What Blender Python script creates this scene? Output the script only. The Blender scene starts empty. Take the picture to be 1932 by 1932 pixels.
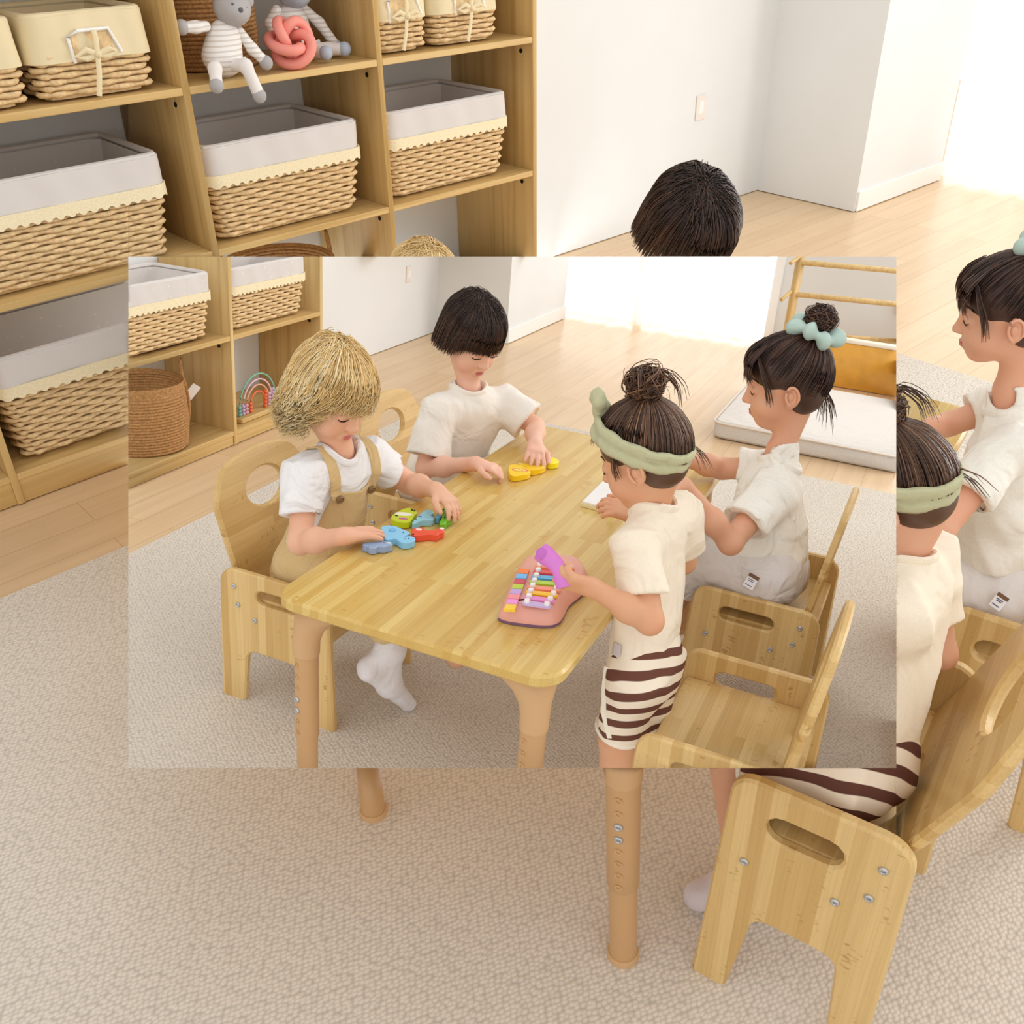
import bpy, bmesh, math, random
import numpy as np
from mathutils import Vector, Matrix, noise
from mathutils.geometry import tessellate_polygon

# ------------------------------------------------------------------ camera, world, lights, exposure
FPX, CPX = 1850.0, 966.0                      # focal length and centre in pixels of the 1932 frame
def cam_rows(pitch, roll):
    p, r = math.radians(pitch), math.radians(roll)
    fwd = np.array([0, math.cos(p), -math.sin(p)]); down = np.array([0, -math.sin(p), -math.cos(p)]); right = np.array([1., 0, 0])
    return np.stack([math.cos(r) * right + math.sin(r) * down, -math.sin(r) * right + math.cos(r) * down, fwd])
R_B, H_B = cam_rows(22.932, -4.520), 1.46      # how the camera stands over the table group's floor
R_A, H_A = cam_rows(33.0, 1.0), 1.50           # how it stands over the floor of the room around it (in that room's units)
UNIT_A = 1.6                                    # metres in one unit of that room
EYE = np.array([0, 0, H_B])
sc = bpy.context.scene
cam = bpy.data.objects.new('camera', bpy.data.cameras.new('camera')); sc.collection.objects.link(cam)
cam.data.sensor_width = 36.0; cam.data.lens = 36.0 * FPX / 1932.0; cam.data.clip_start = 0.05
cm = Matrix.Identity(4)
for i in range(3):
    cm[i][0] = R_B[0][i]; cm[i][1] = -R_B[1][i]; cm[i][2] = -R_B[2][i]; cm[i][3] = EYE[i]
cam.matrix_world = cm; sc.camera = cam
sc.view_settings.view_transform = 'Standard'; sc.view_settings.look = 'None'
sc.view_settings.gamma = 1.0; sc.view_settings.use_curve_mapping = False; sc.view_settings.exposure = 0.0
w = bpy.data.worlds.new('daylight'); sc.world = w; w.use_nodes = True
w.node_tree.nodes['Background'].inputs[0].default_value = (1.0, 0.985, 0.965, 1); w.node_tree.nodes['Background'].inputs[1].default_value = 1.12
# ------------------------------------------------------------------ frames: B = world, A = the room around
MB_ = Matrix.Identity(4)
_ab = R_B.T @ R_A
MA_ = Matrix.Translation(Vector(EYE)) @ Matrix.Scale(UNIT_A, 4) @ Matrix([list(_ab[0]) + [0], list(_ab[1]) + [0], list(_ab[2]) + [0], [0, 0, 0, 1]]) @ Matrix.Translation((0, 0, -H_A))
# daylight through the part of the curtained window wall that lies beyond the right edge of the picture
win = bpy.data.objects.new('window_right_offscreen', bpy.data.lights.new('window_right_offscreen', 'AREA')); sc.collection.objects.link(win)
win.data.shape = 'RECTANGLE'; win.data.size = 2.0 * UNIT_A; win.data.size_y = 2.6 * UNIT_A; win.data.energy = 175.0; win.data.color = (1.0, 0.985, 0.96)
_wl = MA_ @ Matrix.Rotation(math.radians(42.2), 4, 'Z') @ Matrix.Translation((5.62, -.75, 1.45))
_wx, _wy, _wz = [(MA_.to_3x3() @ Matrix.Rotation(math.radians(42.2), 3, 'Z') @ Vector(v)).normalized() for v in ((0, -1, 0), (0, 0, 1), (1, 0, 0))]
win.matrix_world = Matrix([[_wx[k], _wy[k], _wz[k], _wl.translation[k]] for k in range(3)] + [[0, 0, 0, 1]])
FRAME = {'m': MB_, 'R': R_B, 'H': H_B, 'n': 'B'}
CLIP = {'A': [], 'B': []}
def use_frame(n):
    FRAME.update({'A': dict(m=MA_, R=R_A, H=H_A, n='A'), 'B': dict(m=MB_, R=R_B, H=H_B, n='B')}[n])
def ray(px, py): return FRAME['R'].T @ np.array([(px - CPX) / FPX, (py - CPX) / FPX, 1.0])
def at(px, py, d):                             # point at a view depth
    return np.array([0, 0, FRAME['H']]) + ray(px, py) * d
def onz(px, py, z):
    v = ray(px, py); return np.array([0, 0, FRAME['H']]) + v * ((z - FRAME['H']) / v[2])
def onpl(px, py, p0, n):
    v = ray(px, py); o = np.array([0, 0, FRAME['H']]); return o + v * (np.dot(np.asarray(p0) - o, n) / np.dot(v, n))

# ------------------------------------------------------------------ mesh helpers
COL = sc.collection
class G:                                       # collects verts and faces
    def __init__(s): s.v = []; s.f = []
    def add(s, vs, fs):
        o = len(s.v); s.v += [tuple(map(float, p)) for p in vs]; s.f += [tuple(i + o for i in f) for f in fs]; return s
    def xf(s, m):
        s.v = [tuple(m @ Vector(p)) for p in s.v]; return s
    def join(s, g): return s.add(g.v, g.f)
def mesh_of(name, g):
    me = bpy.data.meshes.new(name); me.from_pydata(g.v, [], g.f); me.update(); return me
def link(name, me, mat, parent=None, smooth=True, ang=None):
    o = bpy.data.objects.new(name, me); COL.objects.link(o)
    if mat is not None and not me.materials: me.materials.append(mat)
    if smooth and len(me.polygons):
        me.polygons.foreach_set('use_smooth', [True] * len(me.polygons))
        if ang: me.set_sharp_from_angle(angle=math.radians(ang))
    if parent is not None: o.parent = parent
    else: o.matrix_world = FRAME['m'] @ o.matrix_basis
    CLIP[FRAME['n']].append(o)
    return o
def obj(name, g, mat, parent=None, smooth=True, ang=40): return link(name, mesh_of(name, g), mat, parent, smooth, ang)
def thing(name, label, cat, loc=(0, 0, 0), rz=0.0, group=None):
    o = bpy.data.objects.new(name, None); COL.objects.link(o); o.empty_display_size = .05
    o.matrix_world = FRAME['m'] @ Matrix.Translation(Vector(loc)) @ Matrix.Rotation(rz, 4, 'Z')
    return tag(o, label, cat, group)
def tag(o, label, cat, group=None):
    o['label'] = label; o['category'] = cat
    if group: o['group'] = group
    return o
def place(o, loc, rz=0.0):
    o.matrix_world = FRAME['m'] @ Matrix.Translation(Vector(loc)) @ Matrix.Rotation(rz, 4, 'Z'); return o
def struct(name, g, mat, smooth=False):
    o = obj(name, g, mat, None, smooth); o['kind'] = 'structure'; return o
def dup(o, name=None):
    c = o.copy(); COL.objects.link(c); CLIP[FRAME['n']].append(c); return c

def box(x0, x1, y0, y1, z0, z1, c=0.0):
    g = G()
    if c <= 0:
        return g.add([(x0, y0, z0), (x1, y0, z0), (x1, y1, z0), (x0, y1, z0), (x0, y0, z1), (x1, y0, z1), (x1, y1, z1), (x0, y1, z1)],
                     [(0, 3, 2, 1), (4, 5, 6, 7), (0, 1, 5, 4), (1, 2, 6, 5), (2, 3, 7, 6), (3, 0, 4, 7)])
    return prism(rrect(x0, x1, y0, y1, c, 1), [], z0, z1, c)
def rrect(x0, x1, y0, y1, r, n=5):
    out = []
    for cx, cy, a0 in ((x1 - r, y1 - r, 0), (x0 + r, y1 - r, 90), (x0 + r, y0 + r, 180), (x1 - r, y0 + r, 270)):
        for k in range(n + 1):
            a = math.radians(a0 + 90 * k / n); out.append((cx + r * math.cos(a), cy + r * math.sin(a)))
    return out
def area2(p): return sum(p[i][0] * p[(i + 1) % len(p)][1] - p[(i + 1) % len(p)][0] * p[i][1] for i in range(len(p)))
def inset(p, c):
    n = len(p); out = []
    for i in range(n):
        a, b, d = Vector(p[i - 1]), Vector(p[i]), Vector(p[(i + 1) % n])
        e1 = (b - a); e2 = (d - b)
        if e1.length < 1e-9 or e2.length < 1e-9: out.append(tuple(b)); continue
        e1.normalize(); e2.normalize(); n1 = Vector((-e1.y, e1.x)); n2 = Vector((-e2.y, e2.x)); m = n1 + n2
        if m.length < 1e-6: m = n1
        m.normalize(); k = c / max(.35, m.dot(n1)); out.append((b.x + m.x * k, b.y + m.y * k))
    return out
def prism(outer, holes, z0, z1, c=0.0):         # outline (with holes) pulled up from z0 to z1, edges chamfered by c
    outer = list(outer); holes = [list(h) for h in holes]
    if area2(outer) < 0: outer.reverse()
    holes = [h[::-1] if area2(h) > 0 else h for h in holes]
    g = G(); loops = [outer] + holes
    levels = [(z0, c), (z0 + c, 0), (z1 - c, 0), (z1, c)] if c > 0 else [(z0, 0), (z1, 0)]
    base = []
    for z, k in levels:
        row = []
        for lp in loops:
            pts = inset(lp, k) if k else lp
            row.append(len(g.v)); g.v += [(float(x), float(y), float(z)) for x, y in pts]
        base.append(row)
    for li in range(len(levels) - 1):
        for k, lp in enumerate(loops):
            n = len(lp); a, b = base[li][k], base[li + 1][k]
            g.f += [(a + i, a + (i + 1) % n, b + (i + 1) % n, b + i) for i in range(n)]
    tris = tessellate_polygon([[Vector((x, y, 0)) for x, y in (inset(lp, c) if c > 0 else lp)] for lp in loops])
    def idx(row, i):
        for k, lp in enumerate(loops):
            if i < len(lp): return row[k] + i
            i -= len(lp)
    for t in tris:
        q = [idx(base[-1], i) for i in t]; p = [Vector(g.v[i]) for i in q]
        if (p[1] - p[0]).cross(p[2] - p[0]).z < 0: q.reverse()
        g.f.append(tuple(q)); s = [idx(base[0], i) for i in t]
        p = [Vector(g.v[i]) for i in s]
        if (p[1] - p[0]).cross(p[2] - p[0]).z > 0: s.reverse()
        g.f.append(tuple(s))
    return g
def frame_of(t, up=(0, 0, 1)):
    t = np.asarray(t, float); t = t / (np.linalg.norm(t) + 1e-12); u = np.asarray(up, float)
    if abs(np.dot(t, u)) > .95: u = np.array([1., 0, 0])
    a = np.cross(u, t); a /= np.linalg.norm(a); return a, np.cross(t, a)
def tube(pts, r, n=8, closed=False, caps=True, flat=1.0, up=(0, 0, 1)):
    pts = [np.asarray(p, float) for p in pts]; m = len(pts); g = G()
    rs = r if hasattr(r, '__len__') else [r] * m
    for i, p in enumerate(pts):
        t = (pts[(i + 1) % m] - pts[i - 1]) if closed else (pts[min(i + 1, m - 1)] - pts[max(i - 1, 0)])
        a, b = frame_of(t, up)
        for k in range(n):
            q = 2 * math.pi * k / n; g.v.append(tuple(p + rs[i] * (math.cos(q) * a + flat * math.sin(q) * b)))
    for i in range(m if closed else m - 1):
        j = (i + 1) % m
        g.f += [(i * n + k, i * n + (k + 1) % n, j * n + (k + 1) % n, j * n + k) for k in range(n)]
    if caps and not closed:
        g.f.append(tuple(range(n))[::-1]); g.f.append(tuple((m - 1) * n + k for k in range(n)))
    return g
def lathe(prof, n=24, cx=0, cy=0):              # profile [(r, z)] around the z axis
    g = G(); m = len(prof)
    for r, z in prof:
        for k in range(n):
            q = 2 * math.pi * k / n; g.v.append((cx + r * math.cos(q), cy + r * math.sin(q), z))
    for i in range(m - 1): g.f += [(i * n + k, i * n + (k + 1) % n, (i + 1) * n + (k + 1) % n, (i + 1) * n + k) for k in range(n)]
    g.f.append(tuple(range(n))[::-1]); g.f.append(tuple((m - 1) * n + k for k in range(n)))
    return g
def ball(c, r, n=12, m=8):
    r = (r, r, r) if not hasattr(r, '__len__') else r; g = G()
    g.v.append((c[0], c[1], c[2] - r[2]))
    for i in range(1, m):
        a = math.pi * i / m
        for k in range(n):
            q = 2 * math.pi * k / n; g.v.append((c[0] + r[0] * math.sin(a) * math.cos(q), c[1] + r[1] * math.sin(a) * math.sin(q), c[2] - r[2] * math.cos(a)))
    g.v.append((c[0], c[1], c[2] + r[2])); L = len(g.v) - 1
    for k in range(n):
        g.f.append((0, 1 + (k + 1) % n, 1 + k)); g.f.append((L, L - n + k, L - n + (k + 1) % n))
    for i in range(m - 2): g.f += [(1 + i * n + k, 1 + i * n + (k + 1) % n, 1 + (i + 1) * n + (k + 1) % n, 1 + (i + 1) * n + k) for k in range(n)]
    return g
def basis(o, x, y, z):
    return Matrix([[x[0], y[0], z[0], o[0]], [x[1], y[1], z[1], o[1]], [x[2], y[2], z[2], o[2]], [0, 0, 0, 1]])
def unit(v): v = np.asarray(v, float); return v / np.linalg.norm(v)
def rotz(a): return np.array([[math.cos(a), -math.sin(a), 0], [math.sin(a), math.cos(a), 0], [0, 0, 1]])

# ------------------------------------------------------------------ procedural materials
def srgb(r, g, b):
    return tuple(((c / 255.) / 12.92 if c / 255. <= .04045 else ((c / 255. + .055) / 1.055) ** 2.4) for c in (r, g, b)) + (1.0,)
class NT:
    def __init__(s, name):
        s.m = bpy.data.materials.new(name); s.m.use_nodes = True; s.t = s.m.node_tree; s.b = s.t.nodes['Principled BSDF']
    def n(s, typ, **kw):
        nd = s.t.nodes.new(typ)
        for k, v in kw.items():
            if k in nd.inputs.keys(): nd.inputs[k].default_value = v
            else: setattr(nd, k, v)
        return nd
    def l(s, a, b): s.t.links.new(a, b)
    def coord(s, scale=(1, 1, 1), rot=(0, 0, 0), kind='Object'):
        c = s.n('ShaderNodeTexCoord'); m = s.n('ShaderNodeMapping'); m.inputs['Scale'].default_value = scale; m.inputs['Rotation'].default_value = rot
        s.l(c.outputs[kind], m.inputs['Vector']); return m.outputs['Vector']
    def permuted(s, perm, scale=(1, 1, 1)):
        c = s.n('ShaderNodeTexCoord'); sp = s.n('ShaderNodeSeparateXYZ'); cb = s.n('ShaderNodeCombineXYZ'); m = s.n('ShaderNodeMapping'); m.inputs['Scale'].default_value = scale
        s.l(c.outputs['Object'], sp.inputs[0])
        for i, a in enumerate(perm): s.l(sp.outputs['xyz'.index(a)], cb.inputs[i])
        s.l(cb.outputs[0], m.inputs['Vector']); return m.outputs['Vector']
    def ramp(s, fac, stops):
        r = s.n('ShaderNodeValToRGB'); e = r.color_ramp.elements
        while len(e) < len(stops): e.new(.5)
        for q, (p, c) in zip(e, stops): q.position = p; q.color = c
        s.l(fac, r.inputs['Fac']); return r.outputs['Color']
    def mix(s, fac, a, b, typ='MIX'):
        m = s.n('ShaderNodeMix', data_type='RGBA', blend_type=typ)
        for sock, v in ((m.inputs[0], fac), (m.inputs[6], a), (m.inputs[7], b)):
            if hasattr(v, 'links'): s.l(v, sock)
            else: sock.default_value = v
        return m.outputs[2]
    def bump(s, h, strength=.3, dist=.002):
        b = s.n('ShaderNodeBump'); b.inputs['Strength'].default_value = strength; b.inputs['Distance'].default_value = dist
        s.l(h, b.inputs['Height']); s.l(b.outputs['Normal'], s.b.inputs['Normal'])
    def base(s, c):
        if hasattr(c, 'links'): s.l(c, s.b.inputs['Base Color'])
        else: s.b.inputs['Base Color'].default_value = c
    def set(s, rough=.5, spec=.4, sub=0):
        s.b.inputs['Roughness'].default_value = rough; s.b.inputs['Specular IOR Level'].default_value = spec
        if sub:
            s.b.inputs['Subsurface Weight'].default_value = sub; s.b.inputs['Subsurface Radius'].default_value = (.012, .005, .003); s.b.inputs['Subsurface Scale'].default_value = 1.0
        return s.m
def plain(name, rgb, rough=.5, spec=.4, nscale=60, var=.06, bump=0.0, bscale=None, bdist=.001):
    t = NT(name); c = srgb(*rgb); v = t.coord()
    nz = t.n('ShaderNodeTexNoise', Scale=nscale, Detail=3.0); t.l(v, nz.inputs['Vector'])
    lo = tuple(x * (1 - var) for x in c[:3]) + (1,); hi = tuple(min(1, x * (1 + var)) for x in c[:3]) + (1,)
    t.base(t.ramp(nz.outputs['Fac'], [(.3, lo), (.7, hi)]))
    if bump:
        b2 = t.n('ShaderNodeTexNoise', Scale=bscale or nscale, Detail=4.0); t.l(v, b2.inputs['Vector']); t.bump(b2.outputs['Fac'], bump, bdist)
    return t.set(rough, spec)
def bamboo(name, c_lo, c_hi, c_node, axis='xyz', strip=.022, length=.42, rough=.38):
    # laminated strips running along one object axis, fine fibre grain, brown growth nodes now and then
    t = NT(name)
    v = t.permuted(axis)
    br = t.n('ShaderNodeTexBrick', Scale=1.0, offset=.37, offset_frequency=2)
    br.inputs['Mortar Size'].default_value = .0003; br.inputs['Brick Width'].default_value = length; br.inputs['Row Height'].default_value = strip
    br.inputs['Color1'].default_value = (0, 0, 0, 1); br.inputs['Color2'].default_value = (1, 1, 1, 1); br.inputs['Mortar'].default_value = (.3, .3, .3, 1); br.inputs['Bias'].default_value = 0.0
    t.l(v, br.inputs['Vector'])
    c = t.mix(br.outputs['Color'], srgb(*c_lo), srgb(*c_hi))
    gv = t.permuted(axis, (6, 260, 260)); gr = t.n('ShaderNodeTexNoise', Scale=1.0, Detail=3.0); t.l(gv, gr.inputs['Vector'])
    gc = t.ramp(gr.outputs['Fac'], [(.3, (.80, .80, .80, 1)), (.62, (1, 1, 1, 1))])
    c = t.mix(.55, c, gc, 'MULTIPLY')
    nv = t.permuted(axis, (9, 34, 34)); nd = t.n('ShaderNodeTexNoise', Scale=1.0, Detail=1.0); t.l(nv, nd.inputs['Vector'])
    fv = t.permuted(axis, (150, 60, 60)); fn = t.n('ShaderNodeTexNoise', Scale=1.0, Detail=2.0); t.l(fv, fn.inputs['Vector'])
    mm = t.n('ShaderNodeMath', operation='MULTIPLY'); t.l(nd.outputs['Fac'], mm.inputs[0]); t.l(fn.outputs['Fac'], mm.inputs[1])
    nf = t.ramp(mm.outputs[0], [(.37, (0, 0, 0, 1)), (.46, (.75, .75, .75, 1))])
    c = t.mix(nf, c, srgb(*c_node)); t.base(c); t.bump(gr.outputs['Fac'], .05, .0006)
    return t.set(rough, .45)
def pine(name, rgb, axis='zxy', rough=.45):
    t = NT(name)
    v = t.permuted(axis, (1.2, 34, 34)); nz = t.n('ShaderNodeTexNoise', Scale=1.0, Detail=4.0, Distortion=.6); t.l(v, nz.inputs['Vector'])
    c = srgb(*rgb); d = tuple(x * k for x, k in zip(c[:3], (.80, .74, .62))) + (1,)
    t.base(t.ramp(nz.outputs['Fac'], [(.30, d), (.52, c), (.8, tuple(min(1, x * 1.08) for x in c[:3]) + (1,))])); t.bump(nz.outputs['Fac'], .04, .001)
    return t.set(rough, .4)
M = {}
M['bamboo_side'] = bamboo('bamboo_side_panel', (205, 166, 101), (228, 195, 133), (178, 132, 70), 'zxy', .022, 1.3)
M['bamboo_back'] = bamboo('bamboo_back_panel', (205, 166, 101), (228, 195, 133), (178, 132, 70), 'yzx', .022, 1.3)
M['bamboo_seat'] = bamboo('bamboo_seat_board', (205, 166, 101), (228, 195, 133), (178, 132, 70), 'yxz', .022, 1.3)
M['table_top'] = bamboo('bamboo_table_top', (208, 168, 88), (226, 196, 122), (196, 148, 70), 'yxz', .019, .36, .22)
M['pine_z'] = pine('pine_upright', (214, 181, 121), 'zxy'); M['pine_x'] = pine('pine_board', (214, 181, 121), 'xyz')
M['wall'] = plain('painted_wall', (230, 232, 232), .8, .2, 3, .015)
M['pillar'] = plain('painted_pillar', (230, 232, 232), .8, .2, 3, .015)
M['white_trim'] = plain('white_trim', (244, 243, 240), .6, .3, 5, .01)
M['outlet'] = plain('outlet_plastic', (236, 228, 220), .4, .4, 5, .01)
def floor_mat():
    t = NT('oak_floor'); v = t.coord()
    br = t.n('ShaderNodeTexBrick', Scale=1.0, offset=.43); br.inputs['Brick Width'].default_value = 1.2; br.inputs['Row Height'].default_value = .125; br.inputs['Mortar Size'].default_value = .0012
    br.inputs['Color1'].default_value = srgb(222, 190, 150); br.inputs['Color2'].default_value = srgb(229, 199, 160); br.inputs['Mortar'].default_value = srgb(198, 162, 122)
    t.l(v, br.inputs['Vector'])
    g = t.coord((1.6, 28, 28)); nz = t.n('ShaderNodeTexNoise', Scale=1.0, Detail=5.0, Distortion=.8); t.l(g, nz.inputs['Vector'])
    t.base(t.mix(.5, br.outputs['Color'], t.ramp(nz.outputs['Fac'], [(.3, (.82, .8, .78, 1)), (.65, (1, 1, 1, 1))]), 'MULTIPLY'))
    t.bump(nz.outputs['Fac'], .03, .001); return t.set(.26, .55)
M['floor'] = floor_mat()
def carpet_mat(name, rgb, s):
    t = NT(name); v = t.coord((s, s * 1.35, s), (0, 0, .5))
    vo = t.n('ShaderNodeTexVoronoi', feature='F1', Scale=1.0, Randomness=.55); t.l(v, vo.inputs['Vector'])
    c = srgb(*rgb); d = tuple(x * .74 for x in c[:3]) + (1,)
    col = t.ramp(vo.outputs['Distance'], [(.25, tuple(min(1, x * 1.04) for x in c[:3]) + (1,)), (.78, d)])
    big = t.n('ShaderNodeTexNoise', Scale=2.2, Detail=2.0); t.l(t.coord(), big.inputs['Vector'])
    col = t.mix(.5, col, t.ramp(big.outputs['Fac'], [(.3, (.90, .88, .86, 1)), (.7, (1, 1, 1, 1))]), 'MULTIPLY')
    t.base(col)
    inv = t.n('ShaderNodeMath', operation='SUBTRACT'); inv.inputs[0].default_value = 1.0; t.l(vo.outputs['Distance'], inv.inputs[1])
    t.bump(inv.outputs[0], .6, .005); return t.set(.95, .1)
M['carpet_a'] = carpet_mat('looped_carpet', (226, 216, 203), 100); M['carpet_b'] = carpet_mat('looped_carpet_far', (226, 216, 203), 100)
M['wicker'] = plain('wicker_strand', (228, 198, 150), .6, .3, 90, .18, .4, 300, .001)
M['wicker_dark'] = M['wicker']
def liner_mat(name, rgb, dots=True):
    t = NT(name); v = t.coord((26, 26, 26)); c = srgb(*rgb); col = c
    if dots:
        vo = t.n('ShaderNodeTexVoronoi', feature='F1', Scale=1.0, Randomness=.35); t.l(v, vo.inputs['Vector'])
        col = t.ramp(vo.outputs['Distance'], [(.06, srgb(*[min(255, int(x * 1.08)) for x in rgb])), (.10, c)])
    t.base(col); nz = t.n('ShaderNodeTexNoise', Scale=14.0, Detail=3.0); t.l(t.coord(), nz.inputs['Vector']); t.bump(nz.outputs['Fac'], .35, .01); return t.set(.85, .15)
M['liner'] = liner_mat('lavender_liner', (218, 212, 208)); M['liner_in'] = M['liner']
M['cream_liner'] = liner_mat('cream_liner', (230, 214, 176), False); M['lace'] = plain('cream_lace', (240, 226, 190), .8, .15, 200, .08, .5, 300)
M['white_cord'] = plain('white_cord', (244, 242, 240), .7, .2)
M['seagrass'] = plain('seagrass_rope', (176, 132, 84), .7, .2, 120, .3, .5, 260, .001); M['seagrass_dark'] = M['seagrass']
M['raffia'] = plain('raffia_dark', (126, 84, 48), .6, .3, 90, .3, .5, 200)
M['tan_plastic'] = plain('tan_leg_plastic', (206, 166, 120), .45, .4, 8, .03); M['tan_metal'] = plain('tan_leg_tube', (200, 158, 110), .4, .45, 8, .03)
M['steel'] = plain('screw_steel', (196, 198, 200), .3, .7, 40, .1); M['steel'].node_tree.nodes['Principled BSDF'].inputs['Metallic'].default_value = .8
M['black'] = plain('black_recess', (22, 20, 20), .6, .2); M['hole'] = M['tan_plastic']
def col(name, rgb, rough=.45, spec=.4, **k):
    if name not in M: M[name] = plain(name, rgb, rough, spec, k.get('n', 30), k.get('var', .03), k.get('bump', 0), k.get('bs'), k.get('bd', .001))
    return M[name]
def cloth(name, rgb, weave=420, fold=.5):
    t = NT(name); c = srgb(*rgb); v = t.coord()
    wv = t.n('ShaderNodeTexNoise', Scale=weave, Detail=2.0); t.l(v, wv.inputs['Vector'])
    t.base(t.ramp(wv.outputs['Fac'], [(.3, tuple(x * .93 for x in c[:3]) + (1,)), (.7, c)]))
    fo = t.n('ShaderNodeTexNoise', Scale=11.0, Detail=2.0, Distortion=1.2); t.l(v, fo.inputs['Vector']); t.bump(fo.outputs['Fac'], min(1, fold * 1.6), .03)
    t.b.inputs['Sheen Weight'].default_value = .15; return t.set(.9, .1)
def skin_mat(name, rgb):
    t = NT(name); c = srgb(*rgb); v = t.coord()
    nz = t.n('ShaderNodeTexNoise', Scale=18.0, Detail=3.0); t.l(v, nz.inputs['Vector'])
    t.base(t.ramp(nz.outputs['Fac'], [(.3, tuple(x * k for x, k in zip(c[:3], (1.0, .91, .88))) + (1,)), (.7, c)]))
    f = t.n('ShaderNodeTexNoise', Scale=500.0); t.l(v, f.inputs['Vector']); t.bump(f.outputs['Fac'], .06, .0006)
    return t.set(.5, .35, .12)
def hair_mat(name, lo, mid, hi):
    t = NT(name); a = t.n('ShaderNodeAttribute', attribute_name='tone')
    t.base(t.ramp(a.outputs['Fac'], [(.0, srgb(*lo)), (.5, srgb(*mid)), (1., srgb(*hi))])); return t.set(.42, .5)
def stripes(name, a, b, period, axis=2, tilt=(0, 0, 0), duty=.5, wob=.006):
    t = NT(name); v = t.coord((1, 1, 1), tilt); nz = t.n('ShaderNodeTexNoise', Scale=6.0); t.l(v, nz.inputs['Vector'])
    sp = t.n('ShaderNodeSeparateXYZ'); t.l(v, sp.inputs[0])
    ad = t.n('ShaderNodeMath', operation='MULTIPLY_ADD'); t.l(nz.outputs['Fac'], ad.inputs[0]); ad.inputs[1].default_value = wob * 4; t.l(sp.outputs[axis], ad.inputs[2])
    dv = t.n('ShaderNodeMath', operation='DIVIDE'); t.l(ad.outputs[0], dv.inputs[0]); dv.inputs[1].default_value = period
    fr = t.n('ShaderNodeMath', operation='FRACT'); t.l(dv.outputs[0], fr.inputs[0])
    t.base(t.ramp(fr.outputs[0], [(0, srgb(*a)), (duty - .02, srgb(*a)), (duty + .02, srgb(*b)), (.97, srgb(*b)), (1, srgb(*a))]))
    rb = t.n('ShaderNodeTexNoise', Scale=260.0); t.l(v, rb.inputs['Vector']); t.bump(rb.outputs['Fac'], .3, .001); return t.set(.9, .1)

# ------------------------------------------------------------------ furniture builders
XZ = lambda y: Matrix([[1, 0, 0, 0], [0, 0, -1, y], [0, 1, 0, 0], [0, 0, 0, 1]])      # prism drawn in x-z, thickness along -y
def fillet(pts, n=5):                           # pts: (x, y, radius)
    out = []; m = len(pts)
    for i in range(m):
        p = np.array(pts[i][:2]); r = pts[i][2]
        if r <= 0: out.append(tuple(p)); continue
        a = unit(np.array(pts[i - 1][:2]) - p); b = unit(np.array(pts[(i + 1) % m][:2]) - p)
        half = math.acos(max(-1, min(1, float(np.dot(a, b))))) / 2; t = r / math.tan(half); c = p + unit(a + b) * r / math.sin(half)
        s, e = p + a * t - c, p + b * t - c; a0 = math.atan2(s[1], s[0]); a1 = math.atan2(e[1], e[0]); d = (a1 - a0 + math.pi) % (2 * math.pi) - math.pi
        out += [(c[0] + r * math.cos(a0 + d * k / n), c[1] + r * math.sin(a0 + d * k / n)) for k in range(n + 1)]
    return out
def slot(cx, cy, w, h, n=6, ang=0):
    r = h / 2; out = []
    for sx, a0 in ((1, -90), (-1, 90)):
        for k in range(n + 1):
            a = math.radians(a0 + 180 * k / n); out.append((sx * (w / 2 - r) + r * math.cos(a), r * math.sin(a)))
    c, s = math.cos(ang), math.sin(ang)
    return [(cx + x * c - y * s, cy + x * s + y * c) for x, y in out]
def ellipse(cx, cy, rx, ry, n=24): return [(cx + rx * math.cos(2 * math.pi * k / n), cy + ry * math.sin(2 * math.pi * k / n)) for k in range(n)]
SCREW = None
def screw_mesh():
    global SCREW
    if SCREW is None:
        g = lathe([(.0001, .0022), (.0022, .0022), (.0026, .0008), (.0030, .0035), (.0052, .0035), (.0066, .0022), (.0068, -.003)][::-1], 14)
        SCREW = mesh_of('screw', g); SCREW.materials.append(M['steel'])
    return SCREW
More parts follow.
